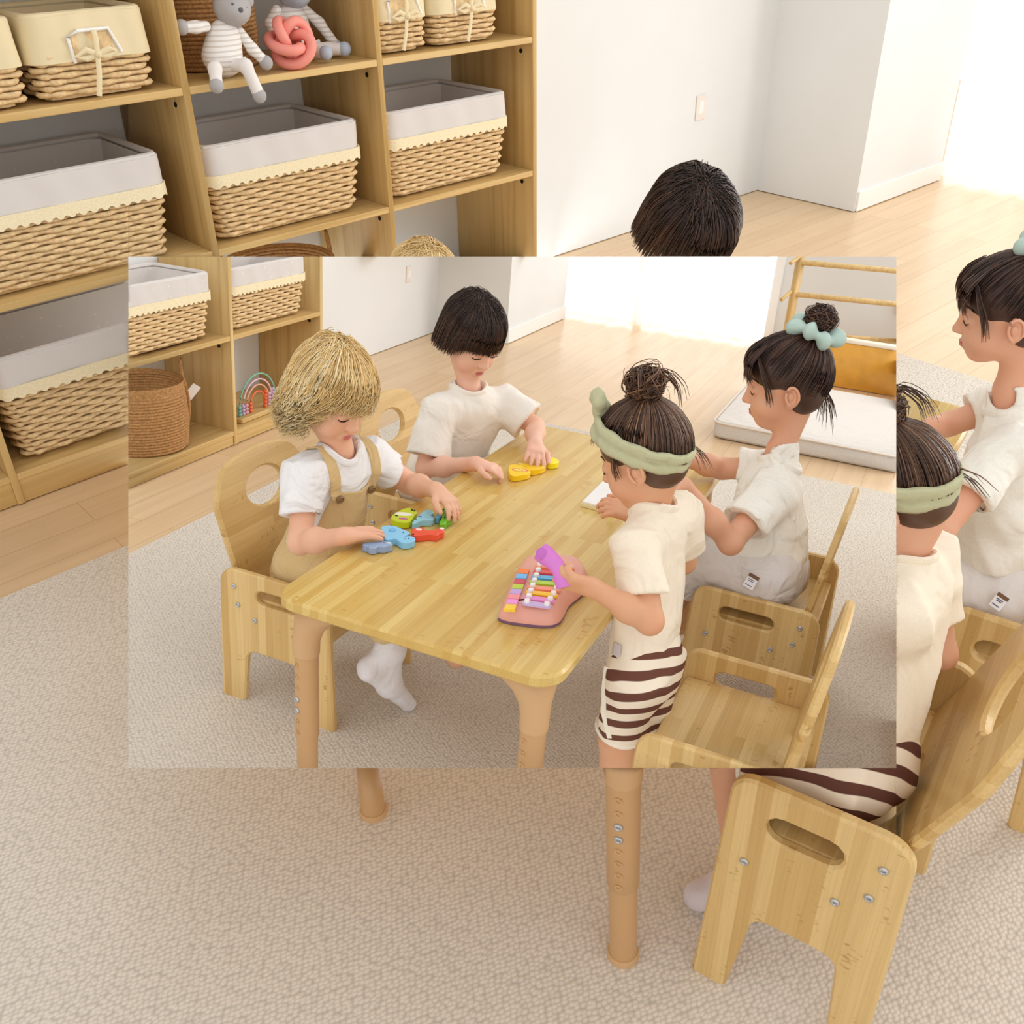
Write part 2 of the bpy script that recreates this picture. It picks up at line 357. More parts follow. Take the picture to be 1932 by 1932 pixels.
def toddler_chair(label, loc, rz, L=.31, W=.38, h=.37, seat=.30, back=.33, tilt=17, group='bamboo toddler chairs', splay=.02):
    t = thing('toddler_chair', label, 'chair', loc, rz, group); th = .018; f, r = L / 2, -L / 2
    zl = .42 * h; lw = .23 * L
    outline = fillet([(f, h, .035), (r, h, .045), (r - splay * .5, 0, .008), (r - splay * .5 + lw, 0, .012), (r + lw + .004, zl, .03), (f - lw - .004, zl, .03), (f + splay - lw, 0, .012), (f + splay, 0, .008)])
    sl = slot(.06 * L, h - .058 * h / .37, .44 * L, .037 * h / .37)
    panel = prism(outline, [sl], 0, th, .004)
    for s in (1, -1):
        g = G().join(panel).xf(XZ(0)); y0 = W / 2 if s > 0 else -W / 2 + th
        g.v = [(x, y + y0, z) for x, y, z in g.v]
        p = obj('side_panel', g, M['bamboo_side'], t)
        for a, b in ((.36, .66), (-.36, .88), (-.33, .75), (-.17, .67)):
            sc_ = link('screw', screw_mesh(), None, p); sc_.rotation_euler = (-s * math.pi / 2, 0, 0); sc_.location = (a * L, s * (W / 2 + .0005), b * h)
    wi = W / 2 - th
    obj('seat', box(r + .012, f - .008, -wi, wi, seat - .018, seat, .003), M['bamboo_seat'], t)
    obj('stretcher', box(f - .05, f - .034, -wi, wi, seat - .10, seat - .02, .002), M['bamboo_back'], t)
    hw = wi - .002
    o = [(-hw, 0, .004), (-hw * .36, 0, .01), (-hw * .30, .035, .03), (hw * .30, .035, .03), (hw * .36, 0, .01), (hw, 0, .004), (hw, .085, .02), (hw * 1.03, .13, .03), (hw * 1.08, back * .70, .06), (hw * .80, back * .96, .09), (0, back * 1.03, .4), (-hw * .80, back * .96, .09), (-hw * 1.08, back * .70, .06), (-hw * 1.03, .13, .03), (-hw, .085, .02)]
    bp = prism(fillet(o, 4), [ellipse(0, back * .70, hw * .42, back * .145)], 0, th, .005)
    a = math.radians(tilt)
    bp.xf(basis((r + .035, 0, seat - .012), (0, 1, 0), (-math.sin(a), 0, math.cos(a)), (math.cos(a), 0, math.sin(a))))
    obj('backrest', bp, M['bamboo_back'], t)
    return t

def table_leg(t, x, y, top, sx, sy, r=.0245, joint=.20, screws=True, face=-1.0):
    o = bpy.data.objects.new('leg', None); COL.objects.link(o); o.parent = t; o.location = (x, y, 0)
    g = G(); rings = [(top - .115, r * 1.10, 0), (top - .085, r * 1.14, 0), (top - .06, r * 1.28, .004), (top - .035, r * 1.75, .014), (top - .018, r * 2.5, .032), (top - .006, r * 3.1, .046)]
    n = 20
    for z, rr, off in rings:
        for k in range(n):
            q = 2 * math.pi * k / n; g.v.append((sx * off + rr * math.cos(q), sy * off + rr * math.sin(q), z))
    for i in range(len(rings) - 1): g.f += [(i * n + k, i * n + (k + 1) % n, (i + 1) * n + (k + 1) % n, (i + 1) * n + k) for k in range(n)]
    g.f.append(tuple(range(n))[::-1]); g.f.append(tuple((len(rings) - 1) * n + k for k in range(n)))
    obj('bracket', g, M['tan_plastic'], o)
    obj('upper_tube', lathe([(r * .96, joint), (r, joint + .002), (r, top - .10)], 24), M['tan_metal'], o)
    obj('lower_tube', lathe([(r * .90, .012), (r * .90, joint + .03)], 24), M['tan_metal'], o)
    obj('foot_cap', lathe([(r * .92, 0.0), (r * 1.04, .003), (r * 1.06, .012), (r * .98, .017)], 24), M['tan_plastic'], o)
    if screws:
        zs = joint + .018; k = 0
        while zs < top - .13:
            a = face
            if k in screws:
                s = link('screw', screw_mesh(), None, o); s.scale = (1.05,) * 3
            else:
                s = obj('button_hole', lathe([(.0046, -.002), (.0058, .0014), (.0040, .0016), (.0034, -.001)], 12), M['hole'], o)
            s.location = (r * math.cos(a), r * math.sin(a), zs); s.rotation_euler = (0, math.pi / 2, a); zs += .027; k += 1
    return o
def play_table(label, loc, rz, w, l, top, inset_=.055, r=.0245, group=None):
    t = thing('play_table', label, 'table', loc, rz, group)
    obj('table_top', prism(rrect(0, w, 0, l, .055, 8), [], top - .026, top, .005), M['table_top'], t)
    for x, sx in ((inset_, 1), (w - inset_, -1)):
        for y, sy in ((inset_, 1), (l - inset_, -1)):
            table_leg(t, x, y, top - .026, sx, sy, r, .20, {2, 3}, -1.9)
    return t

def shelf_unit(label, origin, rz, xs, zs, depth, top, th=.02, group='cube shelving'):
    # xs: right edges of the uprights, zs: upper faces of the boards; local x along the front, y towards the wall
    t = thing('cube_shelf', label, 'shelf', origin, rz, group)
    for x in xs: obj('upright', box(x - th, x, 0, depth, 0, top, .0015), M['pine_z'], t)
    for z in zs:
        for i in range(len(xs) - 1): obj('shelf_board', box(xs[i], xs[i + 1] - th, .001, depth, z - th, z, .0015), M['pine_x'], t)
    for i in range(len(xs) - 1): obj('plinth', box(xs[i], xs[i + 1] - th, .006, .024, 0, zs[0] - th, .001), M['pine_x'], t)
    for x in xs[1:]:
        for z in zs[1:]:
            for dz in (-.05,): 
                c = obj('cam_bolt', lathe([(.0001, -.001), (.007, -.001), (.0075, .002)], 12), M['black'], t); c.location = (x - th - .0005, .06, z + dz); c.rotation_euler = (0, -math.pi / 2, 0)
    return t

def rr_path(w, d, r, n):                        # n points along a rounded rectangle, with outward normals
    P = []; segs = [(w - 2 * r), math.pi * r / 2, (d - 2 * r), math.pi * r / 2] * 2; tot = sum(segs)
    for k in range(n):
        s = tot * k / n; i = 0
        while s > segs[i]: s -= segs[i]; i += 1
        if i % 2 == 0:
            L = segs[i]; q = s - L / 2
            P.append([(q, -d / 2, 0, -1), (w / 2, q, 1, 0), (-q, d / 2, 0, 1), (-w / 2, -q, -1, 0)][i // 2])
        else:
            a = s / r + [-math.pi / 2, 0, math.pi / 2, math.pi][i // 2]; cx, cy = [(w / 2 - r, -d / 2 + r), (w / 2 - r, d / 2 - r), (-w / 2 + r, d / 2 - r), (-w / 2 + r, -d / 2 + r)][i // 2]
            P.append((cx + r * math.cos(a), cy + r * math.sin(a), math.cos(a), math.sin(a)))
    return P, tot
def band(w, d, r, z0, z1, off0, off1, n=96, rows=6, wob=0.0, scallop=0, seed=0, th=.004):
    g = G(); P, tot = rr_path(w, d, r, n); rng = random.Random(seed); ph = [rng.uniform(0, 6) for _ in range(4)]
    for side in (0, 1):
        for i in range(rows):
            u = i / (rows - 1)
            for k, (x, y, nx, ny) in enumerate(P):
                z = z0 + (z1 - z0) * u; o = off0 + (off1 - off0) * u - side * th
                if scallop and i == 0: z += .0035 * (1 if (k % 4) < 2 else -1)
                o += wob * (math.sin(k * .37 + ph[0] + u * 2) + math.sin(k * .9 + ph[1] + 3 * u)) * .5
                g.v.append((x + nx * o, y + ny * o, z + wob * .6 * math.sin(k * .21 + ph[2])))
    for side in (0, 1):
        b = side * rows * n
        for i in range(rows - 1):
            q = [(b + i * n + k, b + i * n + (k + 1) % n, b + (i + 1) * n + (k + 1) % n, b + (i + 1) * n + k) for k in range(n)]
            g.f += q if side == 0 else [f[::-1] for f in q]
    b = rows * n
    g.f += [(k, b + k, b + (k + 1) % n, (k + 1) % n) for k in range(n)]
    e = (rows - 1) * n; g.f += [(e + k, e + (k + 1) % n, b + e + (k + 1) % n, b + e + k) for k in range(n)]
    return g
def weave(w, d, r, z0, z1, taper, pitch=.0135, stake=.046, amp=.0050, rad=.0074, gap=1):
    g = G(); P0, tot = rr_path(w, d, r, 8); ns = max(8, 2 * int(round(tot / stake / 2))) + 1; n = ns * 4; rows = max(2, int((z1 - z0) / pitch)); S = 5
    for i in range(rows):
        z = z0 + (i + .5) * (z1 - z0) / rows; k0 = 1 - taper * (z1 - z) / max(1e-6, z1)
        P, _ = rr_path(w * k0, d * k0, r * k0, n); base = len(g.v)
        for k, (x, y, nx, ny) in enumerate(P):
            ph = math.pi * ns * k / n + (i % 2) * math.pi; o = amp * math.cos(ph)
            for s in range(S):
                q = 2 * math.pi * s / S; rr = rad * (1 + .12 * math.cos(ph))
                g.v.append((x + nx * (o + rr * math.cos(q)), y + ny * (o + rr * math.cos(q)), z + rr * .92 * math.sin(q)))
        g.f += [(base + k * S + s, base + ((k + 1) % n) * S + s, base + ((k + 1) % n) * S + (s + 1) % S, base + k * S + (s + 1) % S) for k in range(n) for s in range(S)]
    return g
def square_basket(label, loc, rz, w, d, h, style='lavender', taper=.10, group=None, seed=1, fold=.095, bow=True):
    t = thing('wicker_basket', label, 'basket', loc, rz, group); r = .03
    top = h - (fold if style == 'lavender' else h * .52)
    k1 = 1 - taper * (h - top) / h
    wv = obj('wicker_weave', weave(w, d, r, .012, top + .02, taper), M['wicker'], t, ang=None); wv['kind'] = 'stuff'
    k0 = 1 - taper
    c = G()
    for kk, z in ((k0, .004), (1 - .02, h - .004)):
        P, _ = rr_path((w - .026) * kk, (d - .026) * kk, r, 48); c.v += [(x, y, z) for x, y, _, _ in P]
    c.f = [(k, (k + 1) % 48, 48 + (k + 1) % 48, 48 + k) for k in range(48)] + [tuple(range(48))[::-1]]
    obj('basket_core', c, M['wicker_dark'], t)
    inn = G()
    for kk, z in ((k0, .02), (1.0, h - .002)):
        P, _ = rr_path((w - .04) * kk, (d - .04) * kk, r * .8, 48); inn.v += [(x, y, z) for x, y, _, _ in P]
    inn.f = [(48 + k, 48 + (k + 1) % 48, (k + 1) % 48, k) for k in range(48)] + [tuple(range(48))]
    lm, li = (M['liner'], M['liner_in']) if style == 'lavender' else (M['cream_liner'], M['cream_liner'])
    obj('liner_inside', inn, li, t)
    ko = taper * (h - top) / h * .5
    obj('liner_fold', band(w, d, r + .004, top, h + .004, .015 - ko * w * .5, .008, 120, 6, .0025, 0, seed), lm, t, ang=60)
    obj('liner_rim', tube([(x + nx * -.004, y + ny * -.004, h + .002) for x, y, nx, ny in rr_path(w, d, r, 72)[0]], .010, 8, True), lm, t)
    if style == 'lavender':
        obj('lace_trim', band(w, d, r + .004, top - .012, top + .022, .0205 - ko * w * .5, .020 - ko * w * .5, 240, 3, 0, 1, seed), M['lace'], t)
    elif bow:
        y = -d / 2 - .016
        obj('handle_binding', tube([(-.055, y + .004, top - .004), (-.062, y, top + .055), (-.035, y, top + .068), (.045, y, top + .068), (.07, y + .003, top + .01)], .0045, 8), M['white_cord'], t)
        hole = G().join(prism(rrect(-.052, .05, top - .0, top + .06, .01, 3), [], 0, .004, 0)).xf(XZ(y + .008)); obj('handle_opening', hole, M['wicker'], t)
        bw = G()
        for pts in ([(0, y - .012, top + .012), (-.03, y - .018, top + .026), (-.055, y - .012, top + .012), (-.03, y - .012, top + .004), (0, y - .012, top + .012)],
                    [(0, y - .012, top + .012), (.03, y - .018, top + .022), (.05, y - .012, top + .016), (.03, y - .012, top + .006), (0, y - .012, top + .012)],
                    [(0, y - .012, top + .012), (-.008, y - .016, top - .03), (-.02, y - .012, top - .085)], [(0, y - .012, top + .012), (.004, y - .012, top + .05), (.006, y - .004, top + .066)]):
            bw.join(tube(pts, [.007] * len(pts), 6, False, True, .45, (0, 1, 0)))
        bw.join(ball((0, y - .014, top + .012), .010, 8, 6)); obj('bow', bw, M['cream_liner'], t)
    return t
def round_basket(label, loc, rz, r, h, group=None, tagged=True, handles=True):
    t = thing('seagrass_basket', label, 'basket', loc, rz, group); rows = int(h / .012); g = G(); n = 72
    for i in range(rows):
        z = .008 + i * (h - .012) / rows; rr = r * (.93 + .07 * math.sin(math.pi * min(1, (z / h) * .9 + .15))); b = len(g.v)
        for k in range(n):
            q = 2 * math.pi * k / n + i * .03; wv = 1 + .10 * math.sin(k * math.pi / 1.5 + i)
            for s in range(5):
                a = 2 * math.pi * s / 5; e = rr + .0072 * wv * math.cos(a); g.v.append((e * math.cos(q), e * math.sin(q), z + .0068 * math.sin(a)))
        g.f += [(b + k * 5 + s, b + ((k + 1) % n) * 5 + s, b + ((k + 1) % n) * 5 + (s + 1) % 5, b + k * 5 + (s + 1) % 5) for k in range(n) for s in range(5)]
    w = obj('seagrass_coils', g, M['seagrass'], t, ang=None); w['kind'] = 'stuff'
    obj('inside', lathe([(.001, .012), (r * .90, .012), (r * .955, h * .6), (r * .93, h - .004), (r * .97, h), (r * .985, h * .6), (r * .93, .004)], 48), M['seagrass_dark'], t)
    if handles:
        for a in (-.15, math.pi - .15):
            c, s = math.cos(a), math.sin(a)
            pts = [((r + .004 + .016 * math.sin(math.pi * q)) * math.cos(a + .17 * (q - .5) * 0) , (r + .004 + .016 * math.sin(math.pi * q)) * math.sin(a), h * (.12 + .80 * q)) for q in np.linspace(0, 1, 9)]
            pts += [((r * .99) * math.cos(a + .10 * math.sin(math.pi * q)), (r * .99) * math.sin(a + .10 * math.sin(math.pi * q)), h * .92 + .075 * math.sin(math.pi * q) + .02 * q) for q in np.linspace(.05, 1, 7)]
            obj('handle', tube(pts, .0075, 8), M['seagrass'], t)
    if tagged:
        g = prism(rrect(-.022, .022, -.035, .035, .003, 2), [], 0, .0015, 0).xf(basis((r * .99 + .035, -.03, h * .72), unit((.7, .1, -.5)), unit((.45, -.3, .7)), unit(np.cross(unit((.7, .1, -.5)), unit((.45, -.3, .7))))))
        obj('paper_tag', g, col('paper_white', (240, 238, 236)), t)
    return t

# ------------------------------------------------------------------ smooth-blended solids (one continuous surface each)
class Sdf:
    def __init__(s, lo, hi, h):
        s.h = h; s.lo = np.asarray(lo, float) - 3 * h; s.n = np.ceil((np.asarray(hi, float) + 3 * h - s.lo) / h).astype(int) + 1
        s.D = np.full(tuple(s.n), 9.0, np.float32)
    def _blk(s, lo, hi):
        a = np.clip(np.floor((np.asarray(lo) - s.lo) / s.h).astype(int), 0, s.n); b = np.clip(np.ceil((np.asarray(hi) - s.lo) / s.h).astype(int) + 1, 0, s.n)
        if np.any(b <= a): return None, None
        ax = [(s.lo[i] + s.h * np.arange(a[i], b[i])).astype(np.float32) for i in range(3)]
        return tuple(slice(a[i], b[i]) for i in range(3)), np.meshgrid(*ax, indexing='ij', sparse=True)
    def _put(s, sl, d, k, op):
        D = s.D[sl]
        if op == 'u':
            if k > 0:
                hh = np.clip(.5 + .5 * (D - d) / k, 0, 1); s.D[sl] = D * (1 - hh) + d * hh - k * hh * (1 - hh)
            else: s.D[sl] = np.minimum(D, d)
        elif op == 's':
            d = -d
            if k > 0:
                hh = np.clip(.5 - .5 * (D - d) / k, 0, 1); s.D[sl] = D * (1 - hh) + d * hh + k * hh * (1 - hh)
            else: s.D[sl] = np.maximum(D, d)
    def cone(s, a, b, ra, rb, k=.012, op='u'):
        a = np.asarray(a, float); b = np.asarray(b, float); m = max(ra, rb) + k + 4 * s.h
        sl, X = s._blk(np.minimum(a, b) - m, np.maximum(a, b) + m)
        if sl is None: return s
        ab = b - a; L = max(1e-9, ab @ ab); P = [X[i] - a[i] for i in range(3)]
        t = np.clip((P[0] * ab[0] + P[1] * ab[1] + P[2] * ab[2]) / L, 0, 1)
        d = np.sqrt(sum((P[i] - t * ab[i]) ** 2 for i in range(3))) - (ra + (rb - ra) * t)
        s._put(sl, d, k, op); return s
    def chain(s, pts, rs, k=.012, op='u'):
        for i in range(len(pts) - 1): s.cone(pts[i], pts[i + 1], rs[i], rs[i + 1], k, op)
        return s
    def ell(s, c, r, rot=None, k=.012, op='u'):
        c = np.asarray(c, float); r = np.asarray(r if hasattr(r, '__len__') else (r,) * 3, float); rot = np.eye(3) if rot is None else np.asarray(rot)
        e = np.sqrt(((rot * r) ** 2).sum(1)) + k + 4 * s.h
        sl, X = s._blk(c - e, c + e)
        if sl is None: return s
        P = [X[i] - c[i] for i in range(3)]; q = [(P[0] * rot[0][j] + P[1] * rot[1][j] + P[2] * rot[2][j]) for j in range(3)]
        k0 = np.sqrt(sum((q[j] / r[j]) ** 2 for j in range(3))); k1 = np.sqrt(sum((q[j] / r[j] ** 2) ** 2 for j in range(3))) + 1e-6
        s._put(sl, (k0 * (k0 - 1) / k1).astype(np.float32), k, op); return s
    def frust(s, a, b, ra, rb, k=.008, op='u', ea=.0, flat=1.0, side=None):   # flat-ended cone (sleeves, trouser legs), optionally flattened along side
        a = np.asarray(a, float); b = np.asarray(b, float); m = max(ra, rb) * max(1, flat) + k + 4 * s.h
        sl, X = s._blk(np.minimum(a, b) - m, np.maximum(a, b) + m)
        if sl is None: return s
        L = np.linalg.norm(b - a); u = (b - a) / L; P = [X[i] - a[i] for i in range(3)]
        t = P[0] * u[0] + P[1] * u[1] + P[2] * u[2]; tt = np.clip(t / L, 0, 1)
        if side is None: rad = np.sqrt(np.maximum(0, sum(P[i] ** 2 for i in range(3)) - t * t))
        else:
            sd = unit(np.asarray(side) - u * (np.asarray(side) @ u)); w = P[0] * sd[0] + P[1] * sd[1] + P[2] * sd[2]
            rad = np.sqrt(np.maximum(0, sum(P[i] ** 2 for i in range(3)) - t * t - w * w) + (w / flat) ** 2)
        d = np.maximum(rad - (ra + (rb - ra) * tt), np.abs(t - L / 2) - L / 2)
        s._put(sl, d.astype(np.float32), k, op); return s
    def half(s, p, n):                          # keep the side the normal points away from
        n = unit(n); ax = [(s.lo[i] + s.h * np.arange(s.n[i])).astype(np.float32) for i in range(3)]; X = np.meshgrid(*ax, indexing='ij', sparse=True)
        s.D = np.maximum(s.D, (sum((X[i] - p[i]) * n[i] for i in range(3))).astype(np.float32)); return s
    def wrinkle(s, amp, freq, seed):
        rng = np.random.default_rng(seed); ax = [(s.lo[i] + s.h * np.arange(s.n[i])).astype(np.float32) for i in range(3)]; X = np.meshgrid(*ax, indexing='ij', sparse=True)
        near = np.abs(s.D) < 4 * amp + 3 * s.h; tot = np.zeros_like(s.D)
        for _ in range(5):
            d = rng.normal(size=3); d = d / np.linalg.norm(d) * freq * rng.uniform(.5, 1.3); ph = rng.uniform(0, 6.3); e = rng.normal(size=3) * freq * .35
            tot += np.sin(X[0] * d[0] + X[1] * d[1] + X[2] * d[2] + ph + 1.3 * np.sin(X[0] * e[0] + X[1] * e[1] + X[2] * e[2]))
        s.D[near] += (amp * (np.abs(tot[near]) - 1.6) * .6); return s
    def sample(s, p):
        q = (np.asarray(p, float) - s.lo) / s.h; i = np.floor(q).astype(int)
        if np.any(i < 0) or np.any(i >= s.n - 1): return 9.0
        f = q - i; v = 0.0
        for a in (0, 1):
            for b in (0, 1):
                for c in (0, 1):
                    v += float(s.D[i[0] + a, i[1] + b, i[2] + c]) * (f[0] if a else 1 - f[0]) * (f[1] if b else 1 - f[1]) * (f[2] if c else 1 - f[2])
        return v
    def cast(s, p, d, far=.5):                  # first surface point from p along d
        p = np.asarray(p, float); d = unit(d); t = 0.0
        while t < far:
            v = s.sample(p + d * t)
            if v < .0006: return p + d * t
            t += max(.0008, min(v * .8, .02))
        return None
    def geom(s):                                # naive surface nets
        D = s.D; S = D < 0; n = s.n
        def cnr(a, b, c): return D[a:n[0] - 1 + a, b:n[1] - 1 + b, c:n[2] - 1 + c]
        ins = np.zeros(tuple(n - 1), np.int8)
        for a in (0, 1):
            for b in (0, 1):
                for c in (0, 1): ins += S[a:n[0] - 1 + a, b:n[1] - 1 + b, c:n[2] - 1 + c]
        I = np.argwhere((ins > 0) & (ins < 8)); acc = np.zeros((len(I), 3)); cnt = np.zeros(len(I))
        cs = [(a, b, c) for a in (0, 1) for b in (0, 1) for c in (0, 1)]
        V = {c: D[I[:, 0] + c[0], I[:, 1] + c[1], I[:, 2] + c[2]] for c in cs}
        for c0 in cs:
            for ax in range(3):
                if c0[ax] == 0:
                    c1 = tuple(1 if i == ax else c0[i] for i in range(3)); v0, v1 = V[c0], V[c1]; x = (v0 < 0) != (v1 < 0)
                    t = np.where(x, v0 / np.where(v0 == v1, 1, v0 - v1), 0); p = np.tile(np.array(c0, float), (len(I), 1)); p[:, ax] += t
                    acc += p * x[:, None]; cnt += x
        vs = s.lo + s.h * (I + acc / np.maximum(cnt, 1)[:, None])
        idx = np.full(tuple(n - 1), -1, np.int32); idx[I[:, 0], I[:, 1], I[:, 2]] = np.arange(len(I)); F = []
        for ax in range(3):
            sh = [slice(1, n[i] - 1) for i in range(3)]; a = list(sh); b = list(sh); a[ax] = slice(0, n[ax] - 1); b[ax] = slice(1, n[ax])
            A, Bm = S[tuple(a)], S[tuple(b)]; e = np.argwhere(A != Bm)
            if not len(e): continue
            flip = A[e[:, 0], e[:, 1], e[:, 2]]; o = np.array([1, 1, 1]); o[ax] = 0; g = e + o; u, w_ = [(1, 2), (2, 0), (0, 1)][ax]
            def at_(du, dw):
                q = g.copy(); q[:, u] -= du; q[:, w_] -= dw; return idx[q[:, 0], q[:, 1], q[:, 2]]
            q = np.stack([at_(1, 1), at_(0, 1), at_(0, 0), at_(1, 0)], 1); q[~flip] = q[~flip][:, ::-1]; F.append(q[(q >= 0).all(1)])
        return vs, np.concatenate(F)
    def build(s, name, mat, parent=None, origin=(0, 0, 0), relax=1):
        vs, F = s.geom()
        for _ in range(relax):                  # light smoothing
            acc = np.zeros_like(vs); cnt = np.zeros(len(vs))
            for i in range(4):
                a, b = F[:, i], F[:, (i + 1) % 4]
                np.add.at(acc, a, vs[b]); np.add.at(cnt, a, 1); np.add.at(acc, b, vs[a]); np.add.at(cnt, b, 1)
            vs = vs * .5 + .5 * acc / np.maximum(cnt, 1)[:, None]
        me = bpy.data.meshes.new(name); me.vertices.add(len(vs)); me.vertices.foreach_set('co', (vs - np.asarray(origin)).astype(np.float32).ravel())
        me.loops.add(F.size); me.loops.foreach_set('vertex_index', F.astype(np.int32).ravel()); me.polygons.add(len(F)); me.polygons.foreach_set('loop_start', np.arange(0, F.size, 4, dtype=np.int32))
        me.update(calc_edges=True); me.validate()
        return link(name, me, mat, parent, True)

# ================================================================== the room around (frame A)
use_frame('A')
SA = rotz(math.radians(42.2)); SHY = 2.7255                  # shelf direction and distance
def shelf_pt(x, y, z): return tuple(SA @ np.array([x, y, z]))
def in_shelf(g): return g.xf(Matrix.Rotation(math.radians(42.2), 4, 'Z'))
def swall(name, g, mat): o = struct(name, g, mat); o.matrix_world = FRAME['m'] @ Matrix.Rotation(math.radians(42.2), 4, 'Z'); return o
floorA = swall('floor', box(-3, 9, -4.5, 4, -.05, -.004), M['floor'])
rug = obj('rug', prism(rrect(-2.6, 3.3, -2.4, 2.307, .05, 3), [], -.003, .004, .002), M['carpet_a'], None, False); rug.matrix_world = FRAME['m'] @ Matrix.Rotation(math.radians(42.2), 4, 'Z')
tag(rug, 'cream looped rug on which the big bamboo chair and two bare table legs stand', 'rug')
swall('wall_back', box(-3, 4.79, 3.19, 3.30, 0, 3.2), M['wall'])
swall('wall_pillar', box(4.79, 5.69, 2.585, 3.30, 0, 3.2), M['pillar'])
swall('baseboard_pillar', box(4.80, 5.69, 2.573, 2.585, 0, .10, .002), M['white_trim'])
def curtain_mat():
    t = NT('sheer_curtain'); nt = t.t; tr = t.n('ShaderNodeBsdfTransparent'); tl = t.n('ShaderNodeBsdfTranslucent'); df = t.n('ShaderNodeBsdfDiffuse')
    tl.inputs[0].default_value = (.97, .96, .94, 1); df.inputs[0].default_value = (.96, .95, .93, 1)
    m1 = t.n('ShaderNodeMixShader'); m2 = t.n('ShaderNodeMixShader'); m1.inputs[0].default_value = .5; m2.inputs[0].default_value = .72
    t.l(df.outputs[0], m1.inputs[1]); t.l(tl.outputs[0], m1.inputs[2]); t.l(tr.outputs[0], m2.inputs[1]); t.l(m1.outputs[0], m2.inputs[2])
    t.l(m2.outputs[0], nt.nodes['Material Output'].inputs['Surface']); return t.m
M['curtain'] = curtain_mat()
def sky_mat():
    t = NT('overcast_daylight'); e = t.n('ShaderNodeEmission'); e.inputs[0].default_value = (1, .985, .96, 1); e.inputs[1].default_value = 2.6
    t.l(e.outputs[0], t.t.nodes['Material Output'].inputs['Surface']); return t.m
M['sky'] = sky_mat()
def curtain(y0, y1, x, z0, z1, seed=0, n=200, amp=.028):
    g = G(); rng = random.Random(seed); ph = [rng.uniform(0, 6) for _ in range(3)]; rows = 6
    for i in range(rows):
        z = z0 + (z1 - z0) * i / (rows - 1)
        for k in range(n):
            y = y0 + (y1 - y0) * k / (n - 1)
            g.v.append((x + amp * (math.sin(y * 42 + ph[0]) + .5 * math.sin(y * 77 + ph[1]) + .4 * math.sin(y * 17 + ph[2])) * (1 - .25 * i / rows), y + .008 * math.sin(y * 50), z))
    g.f = [(i * n + k, i * n + k + 1, (i + 1) * n + k + 1, (i + 1) * n + k) for i in range(rows - 1) for k in range(n - 1)]
    return g
def window(name, y0, y1, x, zt, rotm):
    o = struct(name, box(x, x + .02, y0, y1, 0, zt), M['sky']); o.matrix_world = FRAME['m'] @ rotm
    for a in np.arange(y0, y1, .95):
        f = obj('window_frame', box(x - .04, x, a - .03, a + .03, 0, zt, .003), M['white_trim'], o, False)
    return o
RA4 = Matrix.Rotation(math.radians(42.2), 4, 'Z')
window('window_1', -1.8, 2.60, 5.80, 3.0, RA4)
for i, (a, b) in enumerate(((.2, 2.60),)):
    c = obj('curtain', curtain(a, b, 5.70, .015, 2.9, i), M['curtain'], None); c.matrix_world = FRAME['m'] @ RA4
    tag(c, 'sheer white floor-length curtain beside the tall white pillar', 'curtain')
def outlet(x, y, z, s, rotm, label):
    t = thing('wall_outlet', label, 'outlet'); t.matrix_world = FRAME['m'] @ rotm @ Matrix.Translation((x, y, z))
    obj('cover_plate', box(-.036 * s, .036 * s, -.008, 0, -.06 * s, .06 * s, .003), M['outlet'], t)
    obj('switch_plate', box(-.018 * s, .018 * s, -.011, -.006, -.03 * s, .03 * s, .002), M['white_trim'], t)
outlet(4.205, 3.19, .516, 1.0, RA4, 'small cream socket plate on the white wall right of the tall shelf')

XS = [-.09, .575, 1.305, 1.959, 2.628]; ZS = [.0935, .572, 1.026, 1.49]
shelf = shelf_unit('tall pine cube shelf holding five lavender-lined baskets and two striped teddies', shelf_pt(0, SHY, 0), math.radians(42.2), XS, ZS, .458, 1.75)
RZ = math.radians(42.2); FY = SHY + .03
def on_shelf(x, yd, z): return shelf_pt(x, SHY + yd, z)
square_basket('lavender-lined wicker basket below the two cream-lined baskets, on the middle shelf', on_shelf(.905, .035 + .19, .573), RZ, .575, .38, .285, seed=1, group='lavender lined baskets of the tall shelf')
square_basket('lavender-lined wicker basket under the striped teddies and coral knot', on_shelf(1.597, .035 + .19, .573), RZ, .535, .38, .275, seed=2, group='lavender lined baskets of the tall shelf')
square_basket('lavender-lined wicker basket in the end bay next to the white wall', on_shelf(2.245, .035 + .19, .573), RZ, .53, .38, .275, seed=3, group='lavender lined baskets of the tall shelf')
square_basket('lavender-lined wicker basket on the lowest shelf just above the floor', on_shelf(.905, .035 + .19, .0945), RZ, .60, .38, .315, seed=4, group='lavender lined baskets of the tall shelf')
square_basket('cream-lined wicker basket with a complete hanging bow, next to the upright', on_shelf(1.075, .03 + .17, 1.027), RZ, .30, .34, .195, 'cream', .05, 'cream lined baskets', 5)
square_basket('cream-lined wicker basket beside the one with the complete hanging bow, away from the upright', on_shelf(.743, .03 + .17, 1.027), RZ, .29, .34, .195, 'cream', .05, 'cream lined baskets', 6)
square_basket('narrow cream-lined wicker basket squeezed against the upright beside its twin', on_shelf(2.078, .045 + .16, 1.027), RZ, .19, .32, .20, 'cream', .03, 'cream lined baskets', 7)
square_basket('wide cream-lined wicker basket nearest the white wall on the upper shelf', on_shelf(2.346, .045 + .16, 1.027), RZ, .27, .32, .20, 'cream', .03, 'cream lined baskets', 8)
round_basket('dark seagrass basket standing behind the striped teddy bear', on_shelf(1.53, .30, 1.027), RZ, .15, .34, 'seagrass baskets', False, False)
round_basket('dark seagrass basket whose rim peeks out under the middle basket', on_shelf(1.62, .23, .0945), RZ, .20, .315, 'seagrass baskets', False, True)

